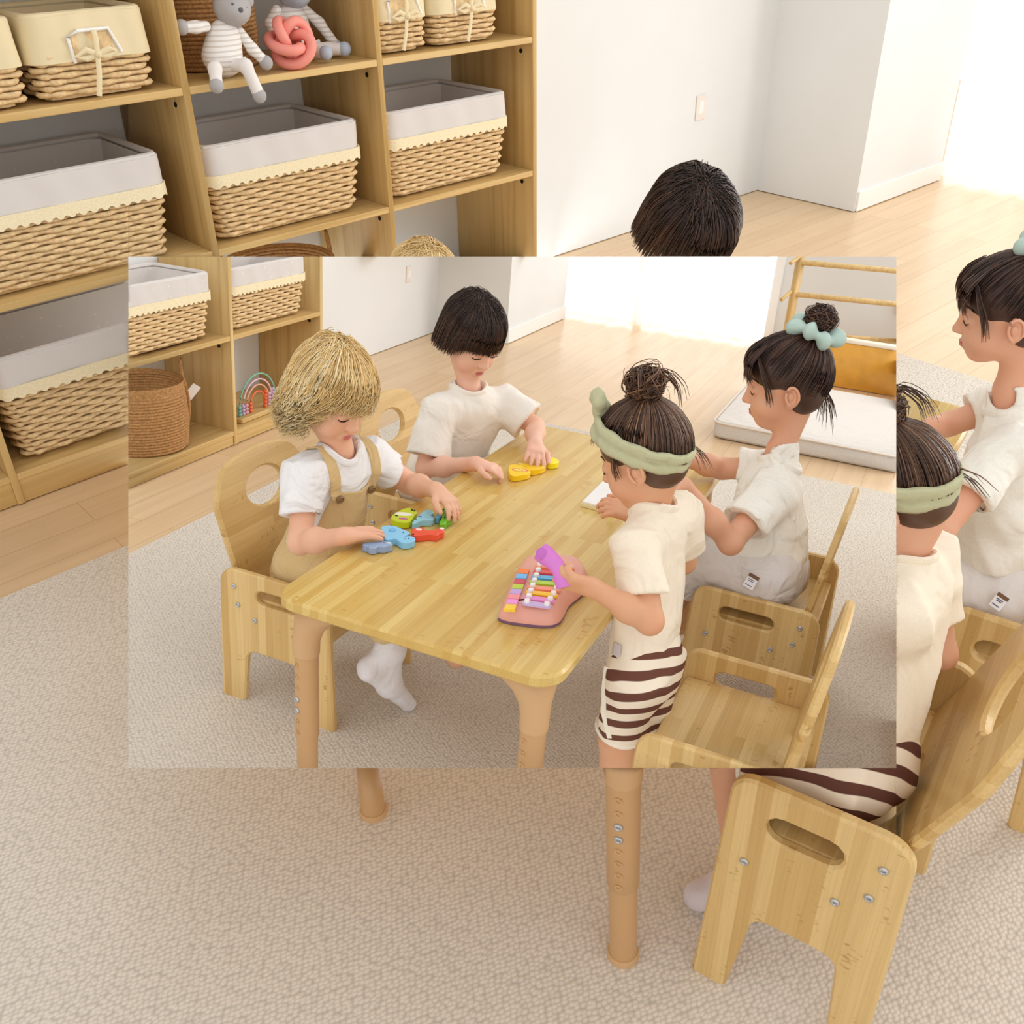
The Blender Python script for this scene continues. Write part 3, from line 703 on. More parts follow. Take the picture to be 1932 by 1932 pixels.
def striped(name, a, b): 
    if name not in M: M[name] = stripes(name, a, b, .013, 2, (0, 0, 0), .35, .001)
    return M[name]
def teddy(label, loc, rz, s, lean, armL, armR, legL, legR, tint):
    t = thing('teddy_bear', label, 'teddy bear', loc, rz, 'striped teddies'); knit = striped('knit_stripe', (214, 206, 198), (238, 234, 230)); grey = col('teddy_grey_' + tint, (176, 172, 172) if tint == 'warm' else (176, 184, 198), .9, .1, bump=.4, bs=300)
    up = np.array([math.sin(lean), 0, math.cos(lean)]); R = np.array([[math.cos(lean), 0, math.sin(lean)], [0, 1, 0], [-math.sin(lean), 0, math.cos(lean)]])
    b = Sdf((-.2, -.2, -.12), (.2, .2, .4), .004)
    b.ell(up * .085 * s, (.062 * s, .05 * s, .088 * s), R); b.ell(up * .05 * s, (.066 * s, .054 * s, .05 * s), R, .02)
    b.build('body', knit, t)
    hd = Sdf((-.2, -.2, 0), (.2, .2, .4), .004); hc = up * .205 * s + np.array([.01, -.015, 0]) * s
    hd.ell(hc, (.062 * s, .055 * s, .056 * s), R); hd.ell(hc + np.array([-.004, -.035, -.012]) * s, (.035 * s, .03 * s, .028 * s), R, .02)
    head = hd.build('head', grey, t)
    for sx in (1, -1): obj('ear', ball(hc + R @ np.array([sx * .055, .0, .032]) * s, (.02 * s, .012 * s, .02 * s)), grey, head)
    dk = col('teddy_features', (92, 90, 94), .6)
    for sx in (1, -1): obj('eye', ball(hc + R @ np.array([sx * .024 - .004, -.053, .008]) * s, .0042 * s, 8, 6), dk, head)
    obj('nose', ball(hc + R @ np.array([-.004, -.064, -.004]) * s, (.009 * s, .006 * s, .008 * s), 10, 6), dk, head)
    obj('smile', tube([hc + R @ np.array([-.004 + .014 * math.sin(a), -.0625 + .002 * abs(a), -.010 - .012 * math.cos(a)]) * s for a in np.linspace(-1.2, 1.2, 9)], .0011 * s, 6), dk, head)
    for nm, pts, r0, r1 in (('arm', armL, .017, .017), ('arm', armR, .017, .017), ('leg', legL, .022, .02), ('leg', legR, .022, .02)):
        q = [np.array(p) * s for p in pts]; d = Sdf(np.min(q, 0) - .04 * s, np.max(q, 0) + .04 * s, .004); d.chain(q, [r0 * s] + [r1 * s] * (len(q) - 1)); limb = d.build(nm, knit if nm == 'arm' else col('knit_plain', (232, 226, 222), .9, .1, bump=.4, bs=300), t)
        e = unit(q[-1] - q[-2]); obj('paw', ball(q[-1] + e * .012 * s, (.023 * s, .023 * s, .024 * s)), grey, limb)
    g = prism(rrect(-.014 * s, .014 * s, -.02 * s, .02 * s, .002, 2), [], 0, .0015).xf(basis(np.array([.07, -.04, .03]) * s, unit((.8, -.3, .3)), unit((-.3, .1, .9)), unit((.3, -.9, 0))))
    obj('cloth_tag', g, col('paper_white', (240, 238, 236)), t)
    return t
teddy('striped teddy with grey head and one arm raised, feet over the shelf edge', on_shelf(1.435, .06, 1.034), RZ, .86, .30, [(-.03, -.01, .150), (-.07, -.02, .152), (-.105, -.02, .155)], [(.085, -.01, .125), (.115, -.03, .07), (.14, -.045, .036)], [(-.03, -.03, .032), (-.06, -.085, .036), (-.075, -.108, .0)], [(.03, -.03, .032), (.045, -.095, .034), (.06, -.122, -.045)], 'warm')
teddy('striped teddy with blue grey paws sitting behind the coral knot', on_shelf(1.768, .195, 1.033), RZ, .90, .03, [(-.05, 0, .15), (-.075, .01, .11), (-.07, 0, .07)], [(.05, 0, .15), (.10, -.02, .10), (.135, -.05, .03)], [(-.01, -.03, .026), (.015, -.09, .024), (.025, -.14, .024)], [(.03, -.03, .026), (.085, -.08, .024), (.115, -.115, .024)], 'cool')
pts = []
for k in range(160):
    a = 2 * math.pi * k / 160 * 3; b = 4 * 2 * math.pi * k / 160
    rr = .052 + .020 * math.cos(b); pts.append((rr * math.cos(a), rr * math.sin(a), .026 * math.sin(b) * 1.5))
kn = tube(pts, .0175, 12, True); kn.xf(Matrix.Rotation(.95, 4, 'X') @ Matrix.Scale(.88, 4)); kz = min(v[2] for v in kn.v)
ko = obj('knot_ball', kn, col('coral_pink', (240, 150, 136), .55)); place(ko, on_shelf(1.668, .045, 1.027 - kz), RZ); tag(ko, 'coral pink knotted ball toy between the two teddies', 'toy')
# the table of this group: its legs reach the rug below
tA = thing('play_table', 'bamboo play table on tan adjustable legs, reaching the rug beside the striped-shorts girl', 'table', (-.274, 1.26, 0), math.radians(-34.2))
tA.matrix_world = FRAME['m'] @ Matrix.Translation((-.274, 1.26, 0)) @ Matrix.Rotation(math.radians(-34.2), 4, 'Z')
table_leg(tA, 0, 0, .53, 1, 1, .0255, .21, None)
lg = table_leg(tA, .5376, 0, .53, -1, 1, .0255, .185, {4, 5}, -1.35); lg.rotation_euler = (0, math.radians(-3.0), 0)
obj('table_top', prism(rrect(-.06, .72, .02, 1.16, .055, 8), [], .53, .556, .005), M['table_top'], tA)
cA = toddler_chair('big bamboo toddler chair with long handle slot, carrying the girl in striped shorts', (0, 0, 0), 0, .245, .40, .475, .375, .36, 20)
u = np.array([math.cos(math.radians(-33.5)), math.sin(math.radians(-33.5)), 0]); nrm = np.array([-u[1], u[0], 0])
ft = onz(1385, 1458, .475); cc = ft + u * .1225 + nrm * .20; cc[2] = 0
place(cA, cc, math.radians(180 - 33.5))
cA2 = toddler_chair('bamboo toddler chair under the folded-sleeve girl, standing behind the big chair', (0, 0, 0), 0, .245, .40, .44, .35, .36, 17)
C1 = cc.copy(); CU, CN = u.copy(), nrm.copy()
ft = onz(1796, 1146, .44); cc = ft + u * .1225 + nrm * .20; cc[2] = 0
place(cA2, cc, math.radians(180 - 35))

# ================================================================== the table group (frame B)
use_frame('B')
RB4 = Matrix.Rotation(math.radians(67.836), 4, 'Z'); SBm = rotz(math.radians(67.836)); SBY = 2.606
def bwall(name, g, mat): o = struct(name, g, mat); o.matrix_world = FRAME['m'] @ RB4; return o
bwall('floor_oak', box(-1, 8.5, -4.5, 3.2, -.05, -.004), M['floor'])
rug2 = obj('rug', prism(rrect(-1.5, 4.30, -2.6, 2.215, .03, 3), [], -.003, .004, .002), M['carpet_b'], None, False); rug2.matrix_world = RB4.copy()
tag(rug2, 'cream looped rug under the bamboo table where four children play', 'rug')
bwall('wall_shelf_side', box(-1, 5.70, 2.964, 3.08, 0, 1.6), M['wall'])
bwall('wall_pillar_face', box(5.70, 6.72, 2.455, 3.08, 0, 1.6), M['pillar'])
bwall('baseboard_right', box(5.71, 6.72, 2.443, 2.455, 0, .09, .002), M['white_trim'])
bwall('wall_ladder_side', box(6.98, 7.1, -2.5, 1.02, 0, 1.8), M['pillar'])
window('window_2', 1.02, 2.62, 7.00, 1.8, RB4)
for i, (a, b, lab) in enumerate(((1.80, 2.50, 'sheer white curtain panel hanging next to the pillar behind the dark-haired boy'), (1.06, 1.82, 'sheer white curtain panel hanging next to the wooden ladder'))):
    c = obj('curtain', curtain(a, b, 6.80 + .02 * i, .012, 1.7, 5 + i), M['curtain'], None); c.matrix_world = RB4.copy(); tag(c, lab, 'curtain', 'sheer curtains')
outlet(5.305, 2.964, .42, .8, RB4, 'small cream socket plate on the wall above the dark-haired boy')
def shb(x, yd, z): return tuple(SBm @ np.array([x, SBY + yd, z]))
RZB = math.radians(67.836)
shelf_unit('pine cube shelf behind the blond child with a rainbow bead frame inside', shb(0, 0, 0), RZB, [1.93, 2.573, 3.218, 3.863], [.0613, .4716, .882], .355, 1.3)
square_basket('lavender-lined wicker basket above the round seagrass basket', shb(2.845, .03 + .145, .473), RZB, .56, .285, .255, seed=11, group='lavender lined baskets', fold=.085)
square_basket('lavender-lined wicker basket above the rainbow bead frame', shb(3.505, .03 + .145, .473), RZB, .525, .285, .25, seed=12, group='lavender lined baskets', fold=.085)
round_basket('round seagrass basket with rope handle and white paper tag', shb(2.868, .178, .0625), RZB - .35, .166, .27, 'seagrass baskets')
t = thing('rainbow_bead_frame', 'rainbow bead frame of four coloured arches on a wooden base', 'toy', shb(3.44, .06, .062), RZB)
obj('base', box(-.15, .15, -.03, .03, 0, .022, .004), M['pine_x'], t)
for i, (c, r_, nb) in enumerate((((126, 190, 168), .128, 4), ((226, 190, 206), .104, 5), ((226, 172, 150), .080, 4), ((236, 112, 62), .052, 5))):
    m_ = col('arch_%d' % i, c, .4); a = obj('arch', tube([(-r_, 0, .02)] + [(r_ * math.cos(q), 0, .055 + 1.05 * r_ * math.sin(q)) for q in np.linspace(math.pi, 0, 17)] + [(r_, 0, .02)], .0038, 8), m_, t)
    bm_ = col('bead_%d' % i, ((120, 176, 160), (196, 168, 200), (214, 176, 190), (234, 108, 60))[i], .35)
    for k in range(nb): obj('bead', ball((r_ + (.001 * k), 0, .032 + .016 * k), (.0105, .0105, .0082), 10, 6), bm_, a)
    for k in range(3): obj('bead', ball((-r_, 0, .032 + .016 * k), (.0105, .0105, .0082), 10, 6), bm_, a)

# climbing ladder, ochre base board and play mat at the window side
t = thing('climbing_ladder', 'wooden climbing ladder with round rungs by the curtained window', 'ladder'); t.matrix_world = RB4.copy()
LX = 6.55; nx = SBm @ np.array([1., 0, 0])
def lad(px, py, dx=0): return SBm.T @ onpl(px, py, nx * (LX + dx), nx)
a, b = lad(1514, 470), lad(1488, 612)
def rod(p, q, r, n=10): return tube([p, q], r, n)
obj('side_rail', tube([a + (a - b) * .4, b, (b[0], b[1] + (b[1] - a[1]) * .6, 0.0)], .028, 4, False, True, .8), M['pine_z'], t)
for y0, y1 in ((495, 511), (555, 574), (628, 644)):
    p, q = lad(1508 - (y0 - 495) * .17, y0), lad(1690, y1); q = q + (q - p) * .25; obj('rung', rod(p, q, .017), M['pine_x'], t)
for (x0, y0, x1, y1) in ((1509, 484, 1491, 497), (1492, 550, 1474, 566)):
    obj('grip_peg', rod(lad(x0, y0, -.02), lad(x1, y1, -.12), .012), M['pine_x'], t)
OX = 6.05; ob = SBm.T @ onpl(1500, 715, nx * OX, nx); oe = SBm.T @ onpl(1690, 662, nx * OX, nx)
o = obj('ochre_base_board', box(OX, OX + .04, -2.2, ob[1] + .05, 0, oe[2], .004), col('ochre_board', (226, 166, 64), .4, .4, n=14, var=.1), None); o.matrix_world = RB4.copy()
tag(o, 'shiny ochre board standing along the foot of the climbing ladder', 'board')
o = obj('ladder_foot_rail', box(OX - .004, OX + .05, -2.2, ob[1] + .05, oe[2] + .001, oe[2] + .026, .004), col('cream_rail', (238, 226, 206), .5), None); o.matrix_world = RB4.copy(); tag(o, 'thin cream rail lying on top of the ochre board', 'rail')
t = thing('play_mat', 'thick cream fabric play mat on the floor behind the bun girl', 'mat'); t.matrix_world = RB4.copy()
mt = prism(rrect(4.60, 5.62, -1.9, .86, .05, 4), [], .0, .085, .012); obj('cushion', mt, cloth('mat_fabric', (220, 213, 205), 160, .2), t)
obj('piping', tube([(x, y, .078) for x, y in rrect(4.597, 5.623, -1.903, .863, .05, 4)], .005, 6, True), col('mat_piping', (226, 214, 200), .8), t)

# table and chairs
TR = math.radians(-22.744); TU = np.array([math.cos(TR), math.sin(TR), 0]); TV = np.array([-math.sin(TR), math.cos(TR), 0]); T0 = np.array([-.456, 1.67, 0]); TOP = .54
def tp(u, v, z): return T0 + TU * u + TV * v + np.array([0, 0, z])
play_table('bamboo play table with rounded corners, its top strewn with animal blocks', T0, TR, .600, 1.318, TOP, .05)
toddler_chair('bamboo toddler chair under the blond child in overalls', T0 + TU * -.233 + TV * .50, TR, tilt=14)
toddler_chair('bamboo toddler chair under the dark-haired boy, oval hole in its back', T0 + TU * -.225 + TV * 1.10, TR, tilt=14)
toddler_chair('empty bamboo toddler chair right behind the girl with the green headband', (.4876, 1.6714, 0), TR + math.pi, tilt=8)
toddler_chair('bamboo toddler chair under the girl with the mint scrunchie, shirt tag hanging over it', (.6885, 2.319, 0), TR + math.pi, tilt=8)

# animal blocks: outlines drawn on the table top
def block(name, label, cat, pts, rgb, o=(0, 0), s=1.0, th=.018, dots=(), lighter=None, group='wooden animal blocks on the table'):
    P = [onz(o[0] + s * x, o[1] + s * y, TOP + th) for x, y in pts]; c = sum(P) / len(P); c[2] = TOP
    t = thing(name, label, cat, c, 0, group)
    q = [(p[0] - c[0], p[1] - c[1]) for p in P]; base = col(name + '_paint_%d_%d_%d' % rgb, rgb, .35, .5)
    for k in range(2):                          # round the corners of the outline
        q = [w_ for i in range(len(q)) for w_ in (tuple(.75 * np.array(q[i]) + .25 * np.array(q[(i + 1) % len(q)])), tuple(.25 * np.array(q[i]) + .75 * np.array(q[(i + 1) % len(q)])))]
    obj('body', prism(q, [], .0006, th, .002), base, t)
    for di, (dn, x, y, rx, ry, rc) in enumerate(dots):
        p = onz(o[0] + s * x, o[1] + s * y, TOP + th); rr = np.linalg.norm(onz(o[0] + s * (x + rx), o[1] + s * y, TOP + th) - p)
        g = prism(ellipse(p[0] - c[0], p[1] - c[1], rr, rr * ry / rx * 1.6, 14), [], th - .001, th + .0004 * (di + 1)); obj(dn, g, col('mark_%d_%d_%d' % rc, rc, .4), t)
    return t
K = (20, 22, 26); o2, s2 = (670, 880), 230 / 1932; o3, s3 = (880, 820), 200 / 1932
block('penguin_block', 'lime green bird block with white face and pink beak', 'toy block', [(545, 790), (700, 690), (850, 640), (1005, 700), (930, 780), (880, 875), (760, 885), (600, 850)], (200, 214, 30), o2, s2, dots=(('face', 770, 755, 140, 42, (240, 240, 226)), ('eye', 655, 782, 24, 12, K), ('beak', 765, 832, 75, 20, (206, 96, 170)), ('foot', 900, 690, 20, 16, K), ('foot', 940, 705, 16, 12, K)))
block('seal_block', 'pale blue seal block with dotted nose', 'toy block', [(888, 885), (945, 835), (1080, 690), (1180, 675), (1265, 715), (1180, 765), (1262, 805), (1235, 845), (1060, 840), (965, 900)], (150, 208, 226), o2, s2, dots=(('spot', 1030, 795, 28, 16, (74, 104, 200)), ('nose', 965, 840, 10, 8, K), ('dot', 920, 870, 8, 6, K)))
block('whale_block', 'small teal blue block pinched under the blond child fingers', 'toy block', [(1262, 770), (1320, 735), (1375, 745), (1365, 800), (1270, 808)], (110, 176, 204), o2, s2)
block('crocodile_block', 'grass green crocodile block with dark dots', 'toy block', [(1385, 625), (1500, 615), (1545, 790), (1525, 835), (1455, 850), (1440, 905), (1315, 920), (1375, 790)], (116, 190, 40), o2, s2, dots=[('dot', x, y, 10, 7, K) for x, y in ((1395, 740), (1440, 765), (1370, 805), (1420, 812), (1350, 850), (1400, 690))])
block('elephant_block', 'light blue elephant block with outlined ear', 'toy block', [(395, 945), (500, 928), (640, 935), (740, 985), (885, 1040), (850, 1066), (770, 1098), (778, 1110), (860, 1096), (960, 1115), (945, 1180), (800, 1212), (700, 1185), (640, 1128), (560, 1150), (480, 1160), (420, 1090)], (140, 204, 240), o2, s2, dots=(('eye', 765, 1047, 13, 9, K), ('dot', 790, 1150, 8, 6, K), ('dot', 845, 1148, 8, 6, K), ('ear', 590, 1010, 55, 40, (118, 186, 228))))
block('fox_block', 'red orange fox block with white tail tip', 'toy block', [(905, 965), (960, 975), (1070, 950), (1105, 1000), (1200, 1012), (1310, 985), (1345, 955), (1425, 975), (1410, 1040), (1330, 1052), (1310, 1090), (1190, 1065), (1100, 1075), (960, 1092), (880, 1075)], (238, 84, 56), o2, s2, dots=(('tail_tip', 1375, 985, 38, 22, (246, 236, 230)), ('muzzle', 1010, 1000, 50, 26, (248, 214, 206)), ('nose', 880 + 40, 1075, 16, 10, (60, 26, 40))))
block('hippo_block', 'grey blue caterpillar-edged block under the blond child hand', 'toy block', [(105, 1205), (300, 1188), (480, 1178), (590, 1198), (602, 1240), (500, 1252), (470, 1272), (360, 1258), (325, 1292), (220, 1282), (200, 1250), (130, 1245)], (150, 172, 206), o2, s2, dots=(('eye', 460, 1210, 12, 8, K), ('snout', 540, 1215, 34, 16, (226, 228, 236))))
block('lion_block', 'yellow lion block with pink mane outline', 'toy block', [(760, 540), (900, 535), (1010, 555), (1175, 640), (1170, 700), (900, 755), (830, 745), (768, 700)], (252, 208, 24), o3, s3, dots=(('mane', 980, 645, 150, 50, (230, 130, 120)), ('face', 975, 648, 112, 36, (252, 226, 90)), ('eye', 960, 645, 12, 8, K), ('eye', 1015, 655, 12, 8, K)))
block('giraffe_block', 'long yellow giraffe block under the boy left hand', 'toy block', [(930, 525), (1020, 505), (1245, 570), (1400, 500), (1470, 520), (1420, 600), (1240, 640), (1170, 645), (1050, 600)], (250, 204, 20), o3, s3, dots=(('horn', 975, 530, 28, 16, (250, 236, 170)),))
block('duck_block', 'bright yellow zigzag block at the boy fingertips', 'toy block', [(1462, 475), (1560, 390), (1725, 480), (1590, 530), (1470, 520)], (252, 236, 20), o3, s3)
# white puzzle board with a teal peg
P = [onz(x, y, TOP + .016) for x, y in ((1097, 945), (1160, 962), (1222, 905), (1150, 893))]; c = sum(P) / 4; c[2] = TOP
t = thing('puzzle_board', 'white wooden puzzle board with cream edges', 'board', c)
q = [(p[0] - c[0], p[1] - c[1]) for p in P]; obj('base', prism(q, [], .0005, .010, .001), col('board_cream', (236, 220, 170), .5), t); obj('face', prism(inset(q if area2(q) > 0 else q[::-1], .002), [], .010, .016, .001), col('board_white', (244, 242, 240), .4), t)
p = onz(1157, 945, TOP + .03); t = thing('peg_figure', 'small teal rounded peg standing on the white puzzle board', 'toy', (p[0], p[1], TOP + .016)); obj('body', ball((0, 0, .012), (.010, .010, .012), 12, 8), col('teal_peg', (150, 214, 200), .4), t); obj('cap', ball((0, 0, .026), (.007, .007, .006), 10, 6), col('teal_cap', (190, 232, 222), .4), t)

# piano-xylophone
S1 = 250 / 1932
def xp(x, y, z=0.0): return onz(930 + S1 * x, 1010 + S1 * y, TOP + z)
t = thing('xylophone_piano', 'pink toy piano xylophone with rainbow keys and white pegs', 'toy', (0, 0, 0)); c = xp(650, 850); c[2] = TOP; place(t, c)
def loc2(p): return (p[0] - c[0], p[1] - c[1])
def chaik(q, n=2):
    for _ in range(n): q = [w_ for i in range(len(q)) for w_ in (tuple(.75 * np.array(q[i]) + .25 * np.array(q[(i + 1) % len(q)])), tuple(.25 * np.array(q[i]) + .75 * np.array(q[(i + 1) % len(q)])))]
    return q
out = chaik([loc2(xp(x, y, .005)) for x, y in ((60, 1180), (90, 1230), (250, 1280), (780, 1340), (960, 1300), (1040, 1190), (1090, 1050), (1230, 940), (1390, 800), (1400, 640), (1300, 500), (1120, 440), (620, 420), (400, 470), (340, 560))])
if area2(out) < 0: out.reverse()
obj('base_rim', prism(out, [], .0005, .007, .001), col('plum_base', (126, 92, 122), .5), t)
g = G(); lv = [(.007, .0), (.014, .001), (.030, .010), (.037, .016), (.040, .024)]; n = len(out)
for z, k in lv: g.v += [(x, y, z) for x, y in (inset(out, k) if k else out)]
for i in range(len(lv) - 1): g.f += [(i * n + k, i * n + (k + 1) % n, (i + 1) * n + (k + 1) % n, (i + 1) * n + k) for k in range(n)]
g.f.append(tuple((len(lv) - 1) * n + k for k in range(n))); obj('shell', g, col('blush_plastic', (232, 168, 152), .4, .5), t)
KC = [(244, 128, 56), (112, 186, 236), (206, 72, 96), (190, 208, 60), (198, 166, 220), (250, 150, 160), (244, 152, 222), (250, 210, 64)]
def quad(pts, z0, z1, cmf=.0008):
    q = [loc2(p) for p in pts]; return prism(q, [], z0, z1, cmf)
for k, cc_ in enumerate(KC):
    a0, a1 = k / 8, (k + .90) / 8; L0 = lambda a: np.array([375 - 215 * a, 480 + 590 * a]); R0 = lambda a: np.array([535 - 215 * a, 488 + 590 * a])
    obj('key', quad([xp(*L0(a0), .046), xp(*R0(a0), .046), xp(*R0(a1), .046), xp(*L0(a1), .046)], .038, .046), col('key_%d' % k, cc_, .35, .5), t)
lf = lambda a: np.array([690 - 190 * a, 420 + 530 * a]); rt = lambda a: np.array([1120 - 330 * a, 450 + 540 * a])
for k, cc_ in enumerate([(246, 140, 90), (226, 80, 84), (92, 176, 226), (180, 214, 60), (250, 150, 120), (252, 196, 30), (236, 140, 206), (206, 182, 228)]):
    a = k / 7; p, q = xp(*lf(a), .050), xp(*rt(a), .050); d = unit(q - p); nn = np.array([-d[1], d[0], 0]); hwid = .0075
    L = np.linalg.norm(q - p); g = prism(slot(0, 0, L + .02, 2 * hwid, 5), [], .041, .0465, .0008); m_ = (np.array(loc2(p)) + np.array(loc2(q))) / 2
    g.xf(Matrix.Translation((m_[0], m_[1], 0)) @ Matrix.Rotation(math.atan2(d[1], d[0]), 4, 'Z')); br_ = obj('bar', g, col('bar_%d' % k, cc_, .3, .6), t)
    for e in (p, q): obj('peg', lathe([(.0055, .046), (.0062, .049), (.0052, .0525), (.002, .0535)], 12, *loc2(e)), col('peg_white', (246, 244, 242), .3, .5), br_)

# ================================================================== children
UPV = np.array([0, 0, 1.0])
def head_rot(fwd, roll=0.0):                    # columns: right, face forward, up
    f = unit(fwd); r = unit(np.cross(f, UPV)); u = np.cross(r, f)
    c, s = math.cos(roll), math.sin(roll); return np.stack([c * r + s * u, f, -s * r + c * u], 1)
SKIN = {}; SKM = [None]
def hand(S, wrist, d, n, thumb, k=1.0, curls=(.35, .4, .45, .5), spread=.10, thumb_out=.75, base_curl=.25, point=None):
    d = unit(d); n = unit(np.asarray(n) - d * np.dot(n, d)); lat = np.cross(d, n) * thumb       # lat points to the thumb side
    S.cone(wrist, wrist + d * .012 * k, .0185 * k, .0185 * k, .008 * k)
    for j, o in enumerate((.0165, .0055, -.0055, -.0165)):
        S.cone(wrist + d * .012 * k + lat * o * .75 * k, wrist + d * .048 * k + lat * o * k + n * .001 * k, .0112 * k, .0092 * k, .007 * k)
    ln = (.9, 1.0, .94, .76)
    for j, o in enumerate((.0185, .0062, -.0062, -.0180)):
        p = wrist + d * (.050 - .003 * abs(j - 1)) * k + lat * o * k; ang = base_curl; c = curls[j]; pp = [p]; fan = lat * spread * (1.5 - j)
        for sgm in (.021, .0145, .012):
            q = unit(d * math.cos(ang) - n * math.sin(ang) + fan * math.cos(ang)); pp.append(pp[-1] + q * sgm * ln[j] * k); ang += c
        S.chain(pp, [.0070 * k, .0066 * k, .0060 * k, .0052 * k], .0022 * k)
    a = wrist + d * .014 * k + lat * .016 * k; b = a + unit(d * .75 + lat * thumb_out - n * .25) * .026 * k; c = b + unit(d * .95 + lat * thumb_out * .35 - n * .35) * .019 * k; e = c + unit(d - n * .3) * .013 * k
    S.chain([a, b, c, e], [.0098 * k, .0082 * k, .0072 * k, .0060 * k], .005 * k)
def build_head(S, c, R, k):
    P = lambda x, y, z: c + R @ (np.array([x, y, z]) * k)
    S.ell(P(0, -.012, .03), np.array([.072, .087, .080]) * k, R, .02 * k); S.ell(P(0, .020, -.028), np.array([.0575, .061, .072]) * k, R, .03 * k)
    S.ell(P(0, .048, -.083), np.array([.025, .023, .021]) * k, R, .025 * k)
    for s in (1, -1):
        S.ell(P(s * .032, .044, -.044), np.array([.027, .028, .028]) * k, R, .02 * k)
        S.ell(P(s * .030, .0865, -.004), np.array([.016, .008, .0105]) * k, R, .010 * k, 's'); S.ell(P(s * .030, .0665, -.0045), np.array([.0155, .0125, .0115]) * k, R, .003 * k)
        S.ell(P(s * .0765, -.010, -.013), np.array([.0085, .0165, .0260]) * k, R, .004 * k); S.ell(P(s * .0870, -.006, -.010), np.array([.0080, .0095, .0165]) * k, R, .003 * k, 's'); S.ell(P(s * .076, -.004, -.033), np.array([.0065, .008, .010]) * k, R, .004 * k)
    S.cone(P(0, .074, .004), P(0, .0885, -.030), .0068 * k, .0092 * k, .010 * k); S.ell(P(0, .0905, -.0325), np.array([.0098, .009, .0085]) * k, R, .005 * k)
    for s in (1, -1): S.ell(P(s * .0098, .0835, -.0355), np.array([.006, .0065, .0055]) * k, R, .004 * k)
    S.ell(P(0, .0725, -.062), np.array([.020, .0105, .012]) * k, R, .010 * k); S.ell(P(0, .0850, -.0622), np.array([.018, .004, .0013]) * k, R, .002 * k, 's')
    return P
def face_marks(S, P, R, k, t, brow, lip=(202, 112, 104), parent=None, ears=True):
    f = R[:, 1]
    def on(x, z, off=.0): 
        q = S.cast(P(x, .13, z), -f, .2 * k)
        return None if q is None else q + f * off * k
    lipm = col('lip_%d_%d_%d' % lip, lip, .45, .4); dk = col('lash_dark', (40, 28, 24), .6); bm = col('brow_%d_%d_%d' % brow, brow, .7)
    for nm, z0, hgt, wd, mt in (('upper_lip', -.0592, .0027, .0160, lipm), ('lower_lip', -.0655, .0032, .0135, lipm)):
        g = G(); cols = []
        for a in np.linspace(-1, 1, 13):
            row = []
            for b in (-1, -.5, 0, .5, 1):
                z = z0 + hgt * b * (1 - a * a) ** .5 + (.0012 * math.cos(3 * a) if nm == 'upper_lip' else 0); q = on(wd * a, z, .0006 + .0016 * (1 - b * b) * (1 - a * a))
                if q is None: break
                row.append(q)
            if len(row) == 5: cols.append(row)
        for r_ in cols: g.v += [tuple(map(float, q)) for q in r_]
        g.f = [(i * 5 + j, i * 5 + j + 1, (i + 1) * 5 + j + 1, (i + 1) * 5 + j) for i in range(len(cols) - 1) for j in range(4)]
        if g.f: obj(nm, g, mt, parent, ang=None)
    for s in (1, -1):
        hx = [P(s * .0855, -.010 + .0140 * math.cos(a), -.011 + .0215 * math.sin(a)) for a in np.linspace(-1.3, 3.9, 18)]
        if ears: obj('ear_fold', tube(hx, [.0012 * k] + [.0030 * k] * 16 + [.0014 * k], 7), SKM[0], parent)
        if ears: obj('ear_hollow', ball((0, 0, 0), 1.0, 10, 8).xf(basis(P(s * .0815, -.007, -.013), R[:, 0] * .0028 * k, R[:, 1] * .0078 * k, R[:, 2] * .0110 * k)), SKM[0], parent)
        pts = [on(s * x, z, .0012) for x, z in ((.0155, -.0085), (.020, -.0118), (.027, -.0138), (.034, -.0133), (.040, -.0105), (.0445, -.0070))]; pts = [p for p in pts if p is not None]
        if len(pts) > 2: obj('eyelashes', tube(pts, [.0006 * k, .0012 * k, .0016 * k, .0016 * k, .0014 * k, .0006 * k][:len(pts)], 6), dk, parent)
        pts = [on(s * x, z, .0008) for x, z in ((.0160, .002), (.023, .0058), (.031, .0062), (.040, .0025))]; pts = [p for p in pts if p is not None]
        if len(pts) > 2: obj('eyelid_crease', tube(pts, .0005 * k, 5), SKM[0], parent)
        pts = [on(s * x, z, .0012) for x, z in ((.012, .0175), (.020, .0215), (.030, .0230), (.039, .0205), (.046, .0150))]; pts = [p for p in pts if p is not None]
        if len(pts) > 2: obj('eyebrow', tube(pts, [.0015 * k, .0023 * k, .0023 * k, .0018 * k, .0008 * k][:len(pts)], 6, False, True, .5), bm, parent)
